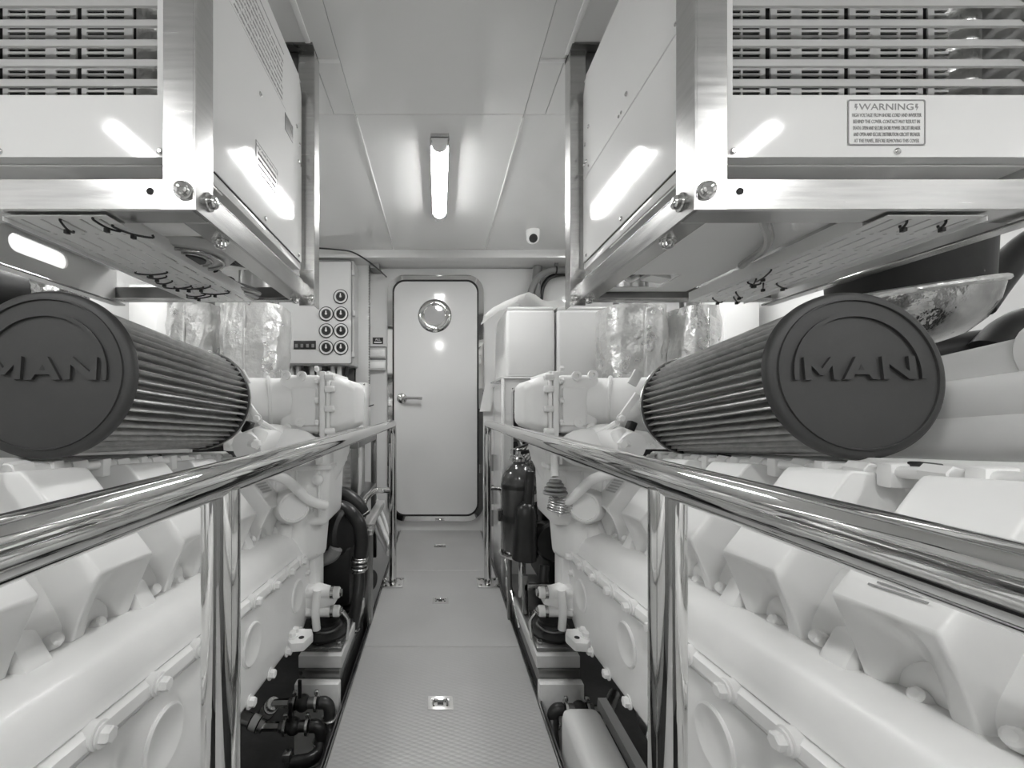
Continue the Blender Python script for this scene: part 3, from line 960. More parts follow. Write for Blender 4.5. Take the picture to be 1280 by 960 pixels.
def engine(s, label, ys0):
    r = thing('marine_engine', label, 'engine', (s * .95, 1.0, .05), 'white marine engines')
    yA, yB = -.35, 1.60
    e = M['engine']
    ec = M['engine_matte']

    def prof(pts, y0, y1, name, m, bev=.006, par=None):
        rings = [[T(s, x, y0, z) for x, z in pts], [T(s, x, y1, z) for x, z in pts]]
        return B().loft(rings, bev=bev).obj(name, m, par or r)
    # crankcase and sump
    bl = prof([(.535, -.30), (.535, .0), (.60, .06), (.80, .06), (.95, -.02), (1.10, .06), (1.30, .06), (1.37, .0), (1.37, -.30), (1.20, -.42), (.70, -.42)], yA, yB, 'crankcase', ec)
    prof([(.72, -.60), (.68, -.42), (1.22, -.42), (1.18, -.60)], yA, yB - .1, 'sump', ec)
    # long side cover below the flange, rounded lower edge, with round pressed dishes
    sc_ = B()
    rings = []
    for (yy, inset) in ((yA, 0), (yB - .06, 0), (yB - .02, .02), (yB, .05)):
        rings.append([T(s, x, yy, z) for x, z in ((.535, -.275 + inset), (.512, -.272 + inset), (.502, -.255 + inset), (.500, -.02), (.535, -.02))])
    side = sc_.loft(rings, bev=.003).obj('side_cover', e, r)
    for yy in (.045, .40, .756, 1.11, 1.465):
        c = T(s, .499, yy, -.11)
        B().lathe([(.056, -.003), (.056, .001), (.052, .004), (.047, .004), (.042, .0012), (.0, .0008)], c, (-s, 0, 0), 32, cap=False).obj('pressed_dish', e, side)
    yy = .02
    k = 0
    while yy < yB - .03:                              # bolts along the lower edge
        bolt(BOLT_W, T(s, .503, yy, -.258), '-x' if s > 0 else '+x', side, sc=1.25)
        yy += .135
        k += 1
    for zz in (-.20, -.13, -.06):
        bolt(BOLT_W, T(s, .501, yB - .035, zz), '-x' if s > 0 else '+x', side)
    # flange with scalloped pads and bolts
    fl_ = B()
    rings = []
    for yy in (yA, yB + .02):
        rings.append([T(s, x, yy, z) for x, z in ((.535, -.014), (.494, -.012), (.488, -.002), (.490, .016), (.499, .022), (.535, .024))])
    fla = fl_.loft(rings).obj('flange', e, r)
    pb = .119 if s > 0 else .1255
    yy = (.60 if s > 0 else .613) * .97 - pb * 7
    while yy < yB:
        B().lathe([(.019, -.02), (.019, .004), (.016, .006)], T(s, .489, yy, .009), (-s, 0, 0), 18).obj('bolt_pad', e, fla)
        bolt(BOLT_WB, T(s, .482, yy, .009), '-x' if s > 0 else '+x', fla, sc=.88)
        yy += pb
    # smooth long cover above the flange (rolls over towards the heads)
    pts = [(.60, .021), (.503, .022), (.499, .027), (.503, .033), (.506, .044), (.514, .062), (.528, .081), (.548, .096), (.575, .103), (.62, .102), (.66, .08)]
    lc = prof(pts, yA, yB - .06, 'long_cover', e, bev=0)
    # rounded far end of the long cover
    rings = []
    for i in range(7):
        a = PI / 2 * i / 6
        sx, oy = max(math.cos(a), .05), math.sin(a) * .08
        rings.append([T(s, .60 + (x - .60) * sx, yB - .06 + oy, .015 + (z - .015) * sx) for x, z in pts])
    B().loft(rings).obj('cover_end', e, lc)
    B().cyl(T(s, .56, yB - .09, .09), T(s, .55, yB - .09, .135), .028, .025, 20, bev=.004).obj('filler_neck', e, lc)
    # heads and valve covers, one per cylinder
    for i, y0 in enumerate(ys0):
        ln = .128
        B().loft([[T(s, x, yy, z) for x, z in ((.625, .06), (.612, .13), (.66, .22), (.84, .22), (.88, .06))] for yy in (y0 - .052, y0 + ln + .045)], bev=.012).obj('cylinder_head', ec, r)
        nst, rings = 14, []
        for k in range(nst + 1):
            u = k / nst
            yy = y0 + ln * u
            mid = max(0.0, math.cos(PI * (u - .52) / .56)) ** .7 if abs(u - .52) < .28 else 0.0
            dent = .016 * math.sin(PI * u)
            tz = .096 + .062 * mid
            ring = [(.600 + .010 * mid, tz), (.585 + dent * .8, tz * .65 + .213 * .35), (.567 + dent, tz * .3 + .213 * .7), (.5515, .2125), (.5535, .2175), (.578, .249), (.628, .3145), (.672, .372), (.682, .381), (.79, .372), (.80, .366), (.87, .25), (.80, .20), (.70, .20), (.672, .15 + .03 * mid), (.645, .092 + .062 * mid), (.62, .086 + .062 * mid)]
            rings.append([T(s, x, yy, z) for x, z in ring])
        cv = B().loft(rings, bev=.010, seg=3).obj('valve_cover', e, r, ang=40)
        # stud with round nut in the hollow of the lower edge, small bracket
        c = T(s, .607, y0 + ln * .52, .105)
        B().lathe([(.010, -.02), (.011, 0), (.010, .006), (.006, .009)], c, (-s * .8, 0, .6), 14).obj('cover_stud', e, cv)
        c = T(s, .60, y0 - .028, .118)
        B().lathe([(.011, -.03), (.012, 0), (.010, .008), (.006, .011)], c, (-s * .85, -.1, .5), 14).obj('cover_stud', e, cv)
        B().hexa([T(s, .575, y0 + ln + .005, .098), T(s, .625, y0 + ln + .005, .098), T(s, .625, y0 + ln + .05, .098), T(s, .575, y0 + ln + .05, .098), T(s, .60, y0 + ln + .005, .15), T(s, .64, y0 + ln + .005, .15), T(s, .64, y0 + ln + .045, .15), T(s, .60, y0 + ln + .045, .15)], bev=.006).obj('lug', e, cv)
        if (s > 0 and i in (1, 5)) or (s < 0 and i == 5):
            # printed sticker on the sloping top face
            o = T(s, .570, y0 + ln * .5, .2375)
            uu = T(s, .570, y0 + ln, .2375) - T(s, .570, y0, .2375)
            vv = T(s, .628, y0, .3145) - T(s, .578, y0, .249)
            if s < 0:
                uu = uu
            else:
                uu = -uu
            if i == 1:
                for q, hl in enumerate((.034, .026)):
                    ov = T(s, .570, y0 + ln * .45, .2385) + vv.normalized() * (q * .006) + Vector((-s, 0, .75)) * .0015
                    B().prism([(-hl, -.0013), (hl, -.0013), (hl, .0013), (-hl, .0013)], ov, uu.normalized(), vv.normalized(), Vector((-s, 0, .75)) * .0006).obj('sticker_line', M['ink'], cv)
                continue
            for q in range(5):
                ov = T(s, .588, y0 + ln * .45, .262) + vv.normalized() * (q * .011) + Vector((-s, 0, .75)) * .0015
                B().prism([(-.038, -.0028), (.038, -.0028), (.038, .0028), (-.038, .0028)], ov, uu.normalized(), vv.normalized(), Vector((-s, 0, .75)) * .0006).obj('sticker_line', M['ltgrey'], cv)
    # second bank of heads outboard
    for i, y0 in enumerate(ys0):
        rings = [[T(s, x, yy, z) for x, z in ((1.04, .21), (1.12, .36), (1.22, .37), (1.33, .22), (1.29, .09), (1.08, .09))] for yy in (y0, y0 + .15)]
        B().loft(rings, bev=.012).obj('valve_cover', ec, r)
    # rails, pipes and clips lying along the top of the near bank
    B().tube([T(s, .73, yA, .380), T(s, .73, .4, .380), T(s, .73, 1.0, .380), T(s, .73, 1.45, .378)], .010, 12, 4).obj('fuel_rail', e, r)
    B().tube([T(s, .775, yA, .385), T(s, .775, .5, .385), T(s, .775, 1.5, .382)], .016, 12, 4).obj('fuel_rail', e, r)
    yy = .1
    k = 0
    while yy < 1.45:
        k += 1
        B().box(min(s * .715, s * .79), max(s * .715, s * .79), yy - .012, yy + .012, T(s, 0, yy, .355).z, T(s, 0, yy, .394).z, bev=.004).obj('rail_clip', e, r)
        c = T(s, .73, yy + .05, .380)
        B().cyl(c - Vector((0, .018, 0)), c + Vector((0, .018, 0)), .015, seg=6).obj('rail_nut', e, r)
        if k % 4 == 1:
            c = T(s, .755, yy + .09, .39)
            B().box(c.x - .010, c.x + .010, c.y - .018, c.y + .018, c.z - .010, c.z + .006, bev=.003).obj('plug', M['plastic'], r)
        c = T(s, .765, yy + .03, .388)
        B().tube([c, c + Vector((s * .03, .03, -.002)), c + Vector((s * .06, .06, -.03))], .006, 8, 5).obj('injector_line', e, r)
        yy += .114
    # big intake pipes in the vee
    B().tube([T(s, .99, yA, .515), T(s, .99, .5, .505), T(s, .97, 1.25, .49)], .046, 24, 4).obj('intake_pipe', e, r)
    B().tube([T(s, .985, yA, .452), T(s, .985, .6, .442), T(s, .965, 1.25, .43)], .047, 24, 4).obj('intake_pipe', e, r)
    B().tube([T(s, 1.16, yA, .62), T(s, 1.16, .6, .60), T(s, 1.13, 1.35, .545)], .047, 24, 4).obj('charge_pipe', e, r)
    B().cyl(T(s, 1.16, .80, .594), T(s, 1.16, .72, .597), .064, seg=28, bev=.006).obj('pipe_collar', e, r)
    B().box(min(s * .97, s * 1.2), max(s * .97, s * 1.2), -.2, 1.4, .80, .835, bev=.01).obj('vee_cover', ec, r)
    for yy in (.75, .95, 1.15):
        bolt(BOLT_W, (s * 1.08, yy, .835), '+z', r)

    # ---------------- far end (towards the door): intake elbow, housing, gear case
    fe = (FF_R if s > 0 else FF_L)
    # collar behind the filter and elbow turning inboard
    B().lathe([(.09, 0), (.13, .006), (.125, .05), (.10, .085)], fe + Vector((0, .012, 0)), (-s * .15, 1, 0), 36).obj('filter_collar', e, r)
    mx = lambda px: px if s > 0 else 2 * CX - px       # mirrored picture column
    e0 = fe + Vector((0, .06, 0))
    e1 = P(mx(800), 505, 1.47)
    e2 = P(mx(762), 503, 1.54)
    e3 = P(mx(728), 502, 1.58)
    el = B().tube([e0, (e0 + e1) / 2 + Vector((s * .01, .02, 0)), e1, e2, e3], .1, 32, 6, rads=[.098, .098, .094, .09, .088]).obj('intake_elbow', e, r)
    B().torus(e2, e3 - e2, .092, .008, 32, 8).obj('elbow_bead', e, el)
    st = P(mx(792), 492, 1.36)
    B().obox(st + Vector((0, -.012, .05)), (.03, .010, .05), (0, s * .5, 0), bev=.002).obj('strap_tab', e, el)
    # box housing with flanges and bolts
    h0, h1 = P(mx(742), 541, 1.56), P(mx(692), 470, 1.56)
    xa, xb = sorted((h0.x, h1.x))
    hz0, hz1 = h0.z, h1.z
    hs = B().box(xa, xb, 1.50, 1.78, hz0, hz1, bev=.018, seg=3).obj('intake_housing', e, r)
    fx = h1.x
    B().box(min(fx, fx - s * .022), max(fx, fx - s * .022), 1.485, 1.80, hz0 - .012, hz1 + .012, bev=.006).obj('housing_flange', e, hs)
    B().box(min(fx - s * .024, fx - s * .036), max(fx - s * .024, fx - s * .036), 1.487, 1.798, hz0 - .012, hz1 + .012, bev=.004).obj('housing_flange', e, hs)
    # side dome (rounded hopper shape) towards the walkway
    rings = []
    for t_, sc2 in ((0, 1.0), (.03, .97), (.062, .86), (.08, .70)):
        cx_ = fx - s * (.036 + t_)
        cz = (hz0 + hz1) / 2
        hh = (hz1 - hz0) / 2 * .96 * sc2
        hw = .145 * sc2
        rings.append([(cx_, 1.64 + hw * a_, cz + hh * b_) for a_, b_ in ((-1, -.75), (-.8, -1), (.8, -1), (1, -.75), (1, .75), (.8, 1), (-.8, 1), (-1, .75))])
    B().loft(rings, bev=.008).obj('housing_dome', e, hs)
    for zz in (hz0 + .01, hz0 + .09, hz0 + .16, hz1 - .01):
        B().cyl((fx - s * .020, 1.484, zz), (fx - s * .056, 1.484, zz), .012, seg=12, bev=.003).obj('flange_bolt', e, hs)
        B().cyl((fx + s * .002, 1.488, zz + .03), (fx + s * .016, 1.488, zz + .03), .011, seg=6, bev=.003).obj('flange_nut', e, hs)
    for (px, py) in ((720, 470), (740, 469), (722, 528), (738, 535)):
        c = P(mx(px), py, 1.50)
        B().lathe([(.017, 0), (.017, .012), (.008, .013), (.007, .006)], c, (0, -1, 0), 18).obj('boss', e, hs)
    cen = P(mx(718), 508, 1.5)
    B().obox(cen, (.09, .02, .14), (0, 0, 0), bev=.008).obj('rib_panel', e, hs)
    # second duct under the elbow and heat exchanger dome
    B().tube([P(mx(790), 560, 1.30), P(mx(760), 548, 1.42), P(mx(735), 552, 1.52), P(mx(700), 560, 1.60)], .05, 20, 6).obj('water_duct', e, r)
    B().sphere(P(mx(735), 560, 1.45), .085, (1.2, .9, .8)).obj('exchanger_dome', e, r)
    B().tube([P(mx(770), 590, 1.30), P(mx(740), 600, 1.38), P(mx(712), 625, 1.46), P(mx(690), 632, 1.5)], .017, 14, 6).obj('coolant_pipe', e, r)
    sp = B().obox(P(mx(786), 508, 1.345), (.02, .012, .10), (0, s * .62, 0), bev=.003).obj('support_strap', e, r)
    bolt(BOLT_W, P(mx(776), 523, 1.335), '-y', sp)
    B().tube([P(mx(726), 545, 1.42), P(mx(748), 542, 1.41), P(mx(772), 528, 1.34)], .010, 8, 5).obj('stay_bar', e, r)
    B().cyl(P(mx(772), 538, 1.33), P(mx(780), 560, 1.30), .024, seg=18, bev=.004).obj('sensor_body', e, r)
    B().lathe([(.016, 0), (.016, .012), (.012, .016)], P(mx(777), 555, 1.27), (0, -1, 0), 6).obj('sensor_nut', e, r)
    B().obox(P(mx(788), 534, 1.37), (.025, .03, .04), (0, .4, 0), bev=.004).obj('sensor_plug', M['plastic'], r)
    # gear case at the end of the block
    gx0, gx1 = .375, .60
    zt, zb_ = .86, .56
    gc = B().hexa([(s * .42, 1.56, zb_), (s * .62, 1.50, zb_), (s * .62, 1.80, zb_), (s * .42, 1.80, zb_), (s * .405, 1.54, zt), (s * .66, 1.46, zt), (s * .66, 1.80, zt), (s * .405, 1.80, zt)], bev=.025, seg=3).obj('gear_case', e, r)
    B().hexa([(s * .398, 1.535, .775), (s * .66, 1.455, .775), (s * .66, 1.80, .775), (s * .398, 1.80, .775), (s * .396, 1.535, .793), (s * .66, 1.45, .793), (s * .66, 1.80, .793), (s * .396, 1.80, .793)], bev=.004).obj('case_rib', e, gc)
    for xx in (.43, .50, .57):
        B().box(min(s * xx, s * (xx + .012)), max(s * xx, s * (xx + .012)), 1.485, 1.56, .80, .90, bev=.005).obj('case_rib', e, gc)
    for xx in (.44, .515, .585):
        yy = 1.555 - (xx - .41) * .33
        B().box(min(s * xx, s * (xx + .010)), max(s * xx, s * (xx + .010)), yy - .012, yy + .05, .60, .775, bev=.004).obj('case_rib', e, gc)
        bolt(BOLT_W, (s * (xx + .035), yy - .012, .835), '-y', gc, sc=1.2)
        bolt(BOLT_W, (s * (xx + .035), yy - .005, .625), '-y', gc)
    for k in range(6):
        B().sphere((s * (.42 + .035 * k), 1.50 - .010 * k, .872 + .008 * (k % 3)), .017, (1, 1, 1), 12, 8).obj('case_lump', e, gc)
    c = Vector((s * .445, 1.535, .74))
    B().lathe([(.02, 0), (.02, .014), (.012, .018)], c, (0, -1, 0), 18).obj('case_plug', e, gc)
    c = T(s, .508, 1.45, .205)
    B().lathe([(.06, -.08), (.058, 0), (.052, .012), (.046, .014), (.044, .008), (.0, .008)], c, (-s * .55, -.8, .1), 32, cap=False).obj('end_boss', e, gc)
    B().hexa([T(s, .50, 1.50, -.02), T(s, .66, 1.50, -.02), T(s, .66, 1.66, -.02), T(s, .44, 1.66, -.02), T(s, .50, 1.50, .20), T(s, .66, 1.50, .20), T(s, .66, 1.70, .20), T(s, .43, 1.70, .20)], bev=.03, seg=3).obj('timing_case', e, gc)
    B().tube([Vector((s * .41, 1.62, .92)), Vector((s * .395, 1.63, .86)), Vector((s * .415, 1.65, .79)), Vector((s * .45, 1.66, .72))], .04, 16, 6, rads=[.045, .045, .04, .035]).obj('oil_pipe', e, gc)
    B().box(min(s * .47, s * 1.35), max(s * .47, s * 1.35), 1.60, 1.72, .18, .62, bev=.03).obj('end_plate', ec, gc)
    # mounting foot: bracket, two studs, rubber mount
    f0 = P(mx(688), 762, 1.60)
    br = B()
    br.hexa([(s * .39, 1.56, .262), (s * .54, 1.56, .225), (s * .54, 1.64, .225), (s * .39, 1.64, .262), (s * .40, 1.56, .30), (s * .54, 1.56, .34), (s * .54, 1.64, .34), (s * .40, 1.64, .30)], bev=.01)
    br = br.obj('mount_bracket', e, r)
    for zz in (.305, .235):
        B().cyl((s * .375, 1.575, zz), (s * .52, 1.575, zz), .021, seg=16, bev=.004).obj('mount_stud', e, br)
        B().cyl((s * .368, 1.575, zz), (s * .382, 1.575, zz), .015, seg=6).obj('mount_nut', M['bolt'], br)
        B().lathe([(.024, 0), (.024, .012)], (s * .41, 1.575, zz), (-s, 0, 0), 18).obj('mount_washer', M['bolt'], br)
    B().tube([(s * .455, 1.55, .325), (s * .46, 1.545, .25), (s * .455, 1.545, .18)], .015, 12, 5).obj('mount_link', e, br)
    rm = B().lathe([(.078, 0), (.078, .010), (.060, .022), (.050, .045), (.054, .058), (.03, .062)], (s * .435, 1.60, .138), (0, 0, 1), 32).obj('rubber_mount', M['black'], br)
    B().torus((s * .435, 1.60, .168), (0, 0, 1), .056, .006, 28, 8).obj('mount_ring', M['steel_dk'], rm)
    B().tube([(s * .362, 1.56, .24), (s * .345, 1.57, .20), (s * .352, 1.575, .13)], .008, 8, 5).obj('earth_strap', M['bolt'], br)
    # lifting lug low on the side
    lg = P(mx(728), 820, .48 * F / (728 - CX))
    lug = B().prism([(-.035, -.03), (.02, -.045), (.055, -.03), (.055, .03), (-.01, .035), (-.04, .01)], (s * .475, 1.40, T(s, 0, 1.40, -.255).z), (0, 1, 0), (s, 0, 0), (0, 0, .03), bev=.005).obj('side_lug', e, r)
    B().cyl((s * .462, 1.395, T(s, 0, 1.40, -.2245).z), (s * .462, 1.395, T(s, 0, 1.40, -.2235).z), .009, seg=14).obj('lug_hole_shade', M['inner'], lug)  # black disc on the lug standing in for a hole's shade
    for yy in (1.40, 1.43):
        bolt(BOLT_WB, (s * .495, yy, T(s, 0, yy, -.225).z), '+z', lug)
    return r


engine(-1, 'white marine engine under the air filter on the gauge panel side', [.22 + .228 * k for k in range(6)])
engine(1, 'white marine engine under the air filter on the fire extinguisher side', [.233 + .2265 * k for k in range(6)])

# ------------------------------------------------------------------ engine beds


def engine_bed(s, label):
    r = thing('engine_bed', label, 'engine bed', (s * .42, 1.9, -.7), 'stainless engine beds')

    def bx(name, x0, x1, y0, y1, z0, z1, m, bev=.003):
        a, c = sorted((s * x0, s * x1))
        return B().box(a, c, y0, y1, z0, z1, bev=bev).obj(name, M[m], r)
    bx('top_plate', .352, .51, 1.50, 2.17, .123, .138, 'steel_dk')
    bx('bed_rail', .345, .50, 1.475, 2.17, .080, .123, 'ltgrey')
    bx('bed_web', .35, .495, 1.465, 2.17, .03, .080, 'steel_dk')
    bx('bed_foot', .345, .50, 1.43, 1.465, -.30, .052, 'sticker', .006)
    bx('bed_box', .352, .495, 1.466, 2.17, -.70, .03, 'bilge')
    for y in (1.525, 1.69):
        for x in (.37,):
            B().lathe([(.009, 0), (.009, .012)], (s * x, y, .138), (0, 0, 1), 6).obj('bed_bolt', M['bolt'], r)
    return r


engine_bed(-1, 'stainless engine bed with rubber mount beside the black hoses')
engine_bed(1, 'stainless engine bed below the fire extinguisher')

# ------------------------------------------------------------------ things at the far end, gauge panel side
gp = thing('gauge_panel', 'white wall panel with seven round gauges and a dark display', 'panel', P(394, 456, 3.2))
YG = 3.15
a0, a1 = P(346, 457, YG), P(442, 325, YG)
B().box(a0.x, a1.x, YG + .012, YW, a0.z, a1.z - .002, bev=.006).obj('enclosure', M['ltgrey'], gp)
d0, d1 = P(348, 455, YG), P(440, 326, YG)
gd = B().box(d0.x, d1.x, YG, YG + .010, d0.z, d1.z, bev=.004).obj('panel_door', M['gel'], gp)
ringplate(B(), rrect(d0.x - .003, d1.x + .003, d0.z - .003, d1.z + .003, .02, 4), rrect(d0.x + .006, d1.x - .006, d0.z + .006, d1.z - .006, .012, 4), YG - .006, YG + .002).obj('door_edge', M['grey'], gd)
for px, py in ((426, 371), (408, 392.5), (426.4, 392.5), (408, 413.5), (426.4, 413.5), (408, 434.5), (426.4, 434.5)):
    c = P(px, py, YG)
    ga = B().lathe([(.050, 0), (.052, .006), (.047, .010), (.040, .010), (.039, .004)], c, (0, -1, 0), 32, cap=False).obj('gauge', M['panel'], gp)
    B().torus(c + Vector((0, -.005, 0)), (0, 1, 0), .0515, .0045, 32, 8).obj('gauge_bezel', M['plastic'], ga)
    B().lathe([(.034, 0), (.034, .009), (.030, .012)], c, (0, -1, 0), 28).obj('gauge_knob', M['plastic'], ga)
    B().lathe([(.041, .001), (.041, .005)], c, (0, -1, 0), 28).obj('gauge_face', M['ltgrey'], ga)
    B().box(c.x - .004, c.x + .004, c.y - .016, c.y - .011, c.z - .006, c.z + .022).obj('pointer', M['panel'], ga)
    B().lathe([(.009, 0), (.009, .015)], c, (0, -1, 0), 14).obj('pointer_hub', M['ltgrey'], ga)
c0, c1 = P(367.5, 436.5, YG), P(395, 426, YG)
ds = B().box(c0.x, c1.x, YG - .008, YG + .001, c0.z, c1.z, bev=.002).obj('display', M['plastic'], gp)
for k in range(4):
    xx = c0.x + (c1.x - c0.x) * (k + .5) / 4
    B().box(xx - .010, xx + .010, YG - .0095, YG - .0075, c0.z + .012, c1.z - .025).obj('switch', M['grey'], ds)
for px, py in ((442, 341), (443, 392), (442, 443)):
    c = P(px, py, YG)
    B().box(c.x - .012, c.x + .008, YG - .012, YG + .02, c.z - .02, c.z + .02, bev=.003).obj('latch', M['ltgrey'], gp)
for py in (395, 445):
    c = P(347, py, YG)
    B().cyl((c.x, YG - .004, c.z - .04), (c.x, YG - .004, c.z + .04), .007, seg=10).obj('hinge', M['steel'], gp)
for k in range(10):
    x0 = P(356 + 8.6 * k, 458, YG + .06)
    q = random.uniform(-.012, .012)
    tag(B().tube([x0 + Vector((0, 0, .01)), x0 + Vector((q * .3, 0, -.10)), x0 + Vector((q, .05, -.30)), x0 + Vector((q * 1.2, .08, -.62))], .019 if k % 3 else .014, 10, 5).obj('power_cable', M['ltgrey'] if k % 3 else M['hose']),
        'thick pale cable running down below the gauge panel' if k % 3 else 'thin black cable among the pale ones below the gauge panel', 'cable', 'pale cables under the gauge panel' if k % 3 else 'black cables under the gauge panel')
bk = P(353, 470, 3.0)
tag(B().box(P(335, 470, 3.30).x, P(441, 470, 3.30).x, 3.36, YW - .001, .3, P(0, 458, 3.3).z).obj('cable_backboard', M['steel_dk']), 'dark board behind the cables under the gauge panel', 'board')

tk = thing('cable_duct', 'tall white cable duct with slotted edge between gauge panel and door', 'cable duct', P(453, 485, 3.35))
t0, t1 = P(444.5, 487, 3.33), P(461, 331, 3.33)
B().box(t0.x, t1.x, 3.33, YW, t0.z, t1.z, bev=.003).obj('duct_body', M['gel'], tk)
z = t0.z + .01
slot = B().box(-.004, .004, -.005, .02, -.006, .006).mesh('duct_slot', M['grey'])
while z < t1.z - .01:
    put('duct_slot', slot, (t1.x + .002, 3.335, z), parent=tk)
    z += .021
tag(B().box(P(463, 333, 3.3).x, P(474, 333, 3.3).x, 3.28, YW, P(0, 336.5, 3.3).z, P(0, 329.5, 3.3).z, bev=.005).obj('sensor_box', M['grey']), 'small dark box at the header above the cable duct', 'box')
tag(B().tube([P(396, 310, 3.1), P(420, 312, 3.1), P(440, 315, 3.12), P(458, 325, 3.12), P(472, 336, 3.2), P(483, 346, 3.40)], .006, 8, 6).obj('black_wire', M['plastic']), 'thin black wire drooping from the ceiling towards the door corner', 'wire')
sg = thing('door_sign', 'small black sign above the switch boxes beside the door', 'sign', P(472, 430, YW))
s0, s1 = P(466, 430, YW), P(479, 422, YW)
B().box(s0.x, s1.x, YW - .006, YW, s0.z, s1.z).obj('sign_plate', M['plastic'], sg)
text('lettering', 'ALL', .026, M['panel'], basis(((s0.x + s1.x) / 2, YW - .0065, s0.z + .036), (1, 0, 0), (0, 0, 1)), sg)
B().box(s0.x + .012, s1.x - .012, YW - .0068, YW - .0058, s0.z + .008, s0.z + .018).obj('printed_line', M['panel'], sg)
for (py0, py1, lb) in ((448.5, 434.5, 'grey switch box under the small black sign'), (463, 450, 'white switch box with rounded cover below the grey one')):
    sw = thing('switch_box', lb, 'switch', P(472, py0, YW), 'switch boxes beside the door')
    s0, s1 = P(462.5, py0, YW), P(483, py1, YW)
    B().box(s0.x, s1.x, YW - .045, YW, s0.z, s1.z, bev=.006).obj('switch_case', M['ltgrey'] if py0 < 450 else M['gel'], sw)
    B().box(s0.x + .008, s1.x - .008, YW - .052, YW - .044, s0.z + .012, s1.z - .022, bev=.003).obj('switch_flap', M['sticker'] if py0 < 450 else M['panel'], sw)
    B().box(s0.x, s1.x, YW - .05, YW - .01, s1.z - .006, s1.z + .004).obj('switch_lid', M['grey'], sw)

# louvred boxes in a dark steel rack


def louvre_box(x0, x1, y0, y1, z0, z1, label, side=1):
    r = thing('louvred_box', label, 'box', ((x0 + x1) / 2, (y0 + y1) / 2, z0), 'louvred boxes in the rack')
    B().box(x0, x1, y0, y1, z0, z1, bev=.004).obj('case', M['gel'], r)
    lo = B().prism([(0, -.006), (.010, -.006), (.002, .006), (0, .006)], (0, 0, 0), (0, -1, 0), (0, 0, 1), (.045, 0, 0)).mesh('louvre', M['ltgrey'])
    z = z0 + .03
    while z < z1 - .03:
        for xx in ((x0 + .012), (x1 - .06)):
            put('louvre', lo, (xx, y0, z), parent=r)
        z += .026
    for xx in (x0 + .01, x1 - .01):
        for zz in (z0 + .012, z1 - .012):
            bolt(SCREW, (xx, y0, zz), '-y', r, 'screw')
    return r


q0, q1 = P(428, 545, 2.75), P(457, 478, 2.75)
louvre_box(q0.x, q1.x, 2.75, 2.95, .83, q1.z, 'white louvred box standing on top of the dark rack')
louvre_box(-.74, -.455, 2.27, 2.55, .50, .78, 'white louvred box on the upper level of the dark rack')
louvre_box(-.74, -.455, 2.27, 2.55, .24, .42, 'white louvred box on the lower level of the dark rack')
rk = thing('equipment_rack', 'dark stainless rack holding louvred boxes behind the black hoses', 'rack', (-.58, 2.55, -.02))
for (x, y) in ((-.45, 2.2), (-.45, 2.85), (-.76, 2.2), (-.76, 2.85)):
    B().box(x - .018, x + .018, y, y + .036, -.02, .79, bev=.002).obj('rack_post', M['steel_dk'], rk)
for (x0, x1, y0, y1, z0, z1) in ((-.778, -.432, 2.195, 2.24, .79, .825), (-.778, -.432, 2.85, 2.89, .79, .825), (-.47, -.432, 2.24, 2.85, .79, .825), (-.778, -.74, 2.24, 2.85, .79, .825), (-.778, -.432, 2.2, 2.88, .465, .495), (-.778, -.432, 2.2, 2.88, .205, .235)):
    B().box(x0, x1, y0, y1, z0, z1, bev=.002).obj('rack_beam', M['steel_dk'], rk)
# bracket column in front of it
st = thing('steel_pedestal', 'stainless pedestal with flat head beside the walkway near the black hoses', 'pedestal', (-.335, 1.95, -.02))
B().box(-.362, -.315, 1.93, 1.985, -.02, .42, bev=.004).obj('column', M['steel_dk'], st)
B().box(-.375, -.305, 1.90, 2.0, .42, .445, bev=.004).obj('head', M['steel'], st)
tag(B().box(-.378, -.335, 2.02, 2.55, .40, .44, bev=.003).obj('support_rail', M['ltgrey']), 'pale rail running back from the pedestal head beside the rack', 'rail')
pu = thing('sea_water_pump', 'black drum shaped pump with hoses beside the engine end', 'pump', P(424, 690, 1.85))
pc_ = P(424, 662, 1.85)
B().cyl(pc_ + Vector((-.12, .03, 0)), pc_ + Vector((.045, -.03, 0)), .10, seg=36, bev=.012).obj('drum', M['black'], pu)
B().cyl(pc_ + Vector((-.10, -.02, -.02)), pc_ + Vector((-.10, -.10, -.02)), .10, seg=36, bev=.02).obj('drum_end', M['black'], pu)
B().torus(pc_ + Vector((-.03, 0, 0)), (.165, -.06, 0), .101, .004, 32, 8).obj('drum_band', M['hose'], pu)
B().box(pc_.x - .14, pc_.x + .06, 1.80, 1.95, .139, pc_.z - .07, bev=.02).obj('pump_foot', M['black'], pu)
B().tube([P(402, 700, 1.75), P(415, 694, 1.74), P(420, 685, 1.74)], .028, 14, 5).obj('elbow', M['grey'], pu)
for pts, rad, lb in (([P(405, 640, 1.9), P(428, 634, 1.85), P(446, 650, 1.80), P(452, 672, 1.80), P(450, 700, 1.80)], .030, 'thick black hose arching over the drum pump'),
                     ([P(400, 620, 2.1), P(425, 616, 2.08), P(445, 628, 2.05), P(455, 645, 2.05)], .034, 'thick black hose behind the drum pump below the louvred box'),
                     ([P(448, 712, 1.80), P(449, 730, 1.78), P(446, 752, 1.75), P(440, 790, 1.72)], .024, 'black hose running down below the clamped coupling')):
    h = thing('rubber_hose', lb, 'hose', pts[-1], 'black hoses by the engine end')
    B().tube(pts, rad, 18, 8).obj('hose_body', M['hose'], h)
    for k in (0, len(pts) - 1):
        d = (pts[1] - pts[0]) if k == 0 else (pts[-1] - pts[-2])
        B().torus(pts[k] - d.normalized() * (.012 if k else -.012), d, rad + .002, .004, 20, 6).obj('hose_clamp', M['steel'], h)
cp = thing('hose_coupling', 'steel ring coupling joining black hoses beside the pedestal', 'coupling', P(449, 712, 1.79))
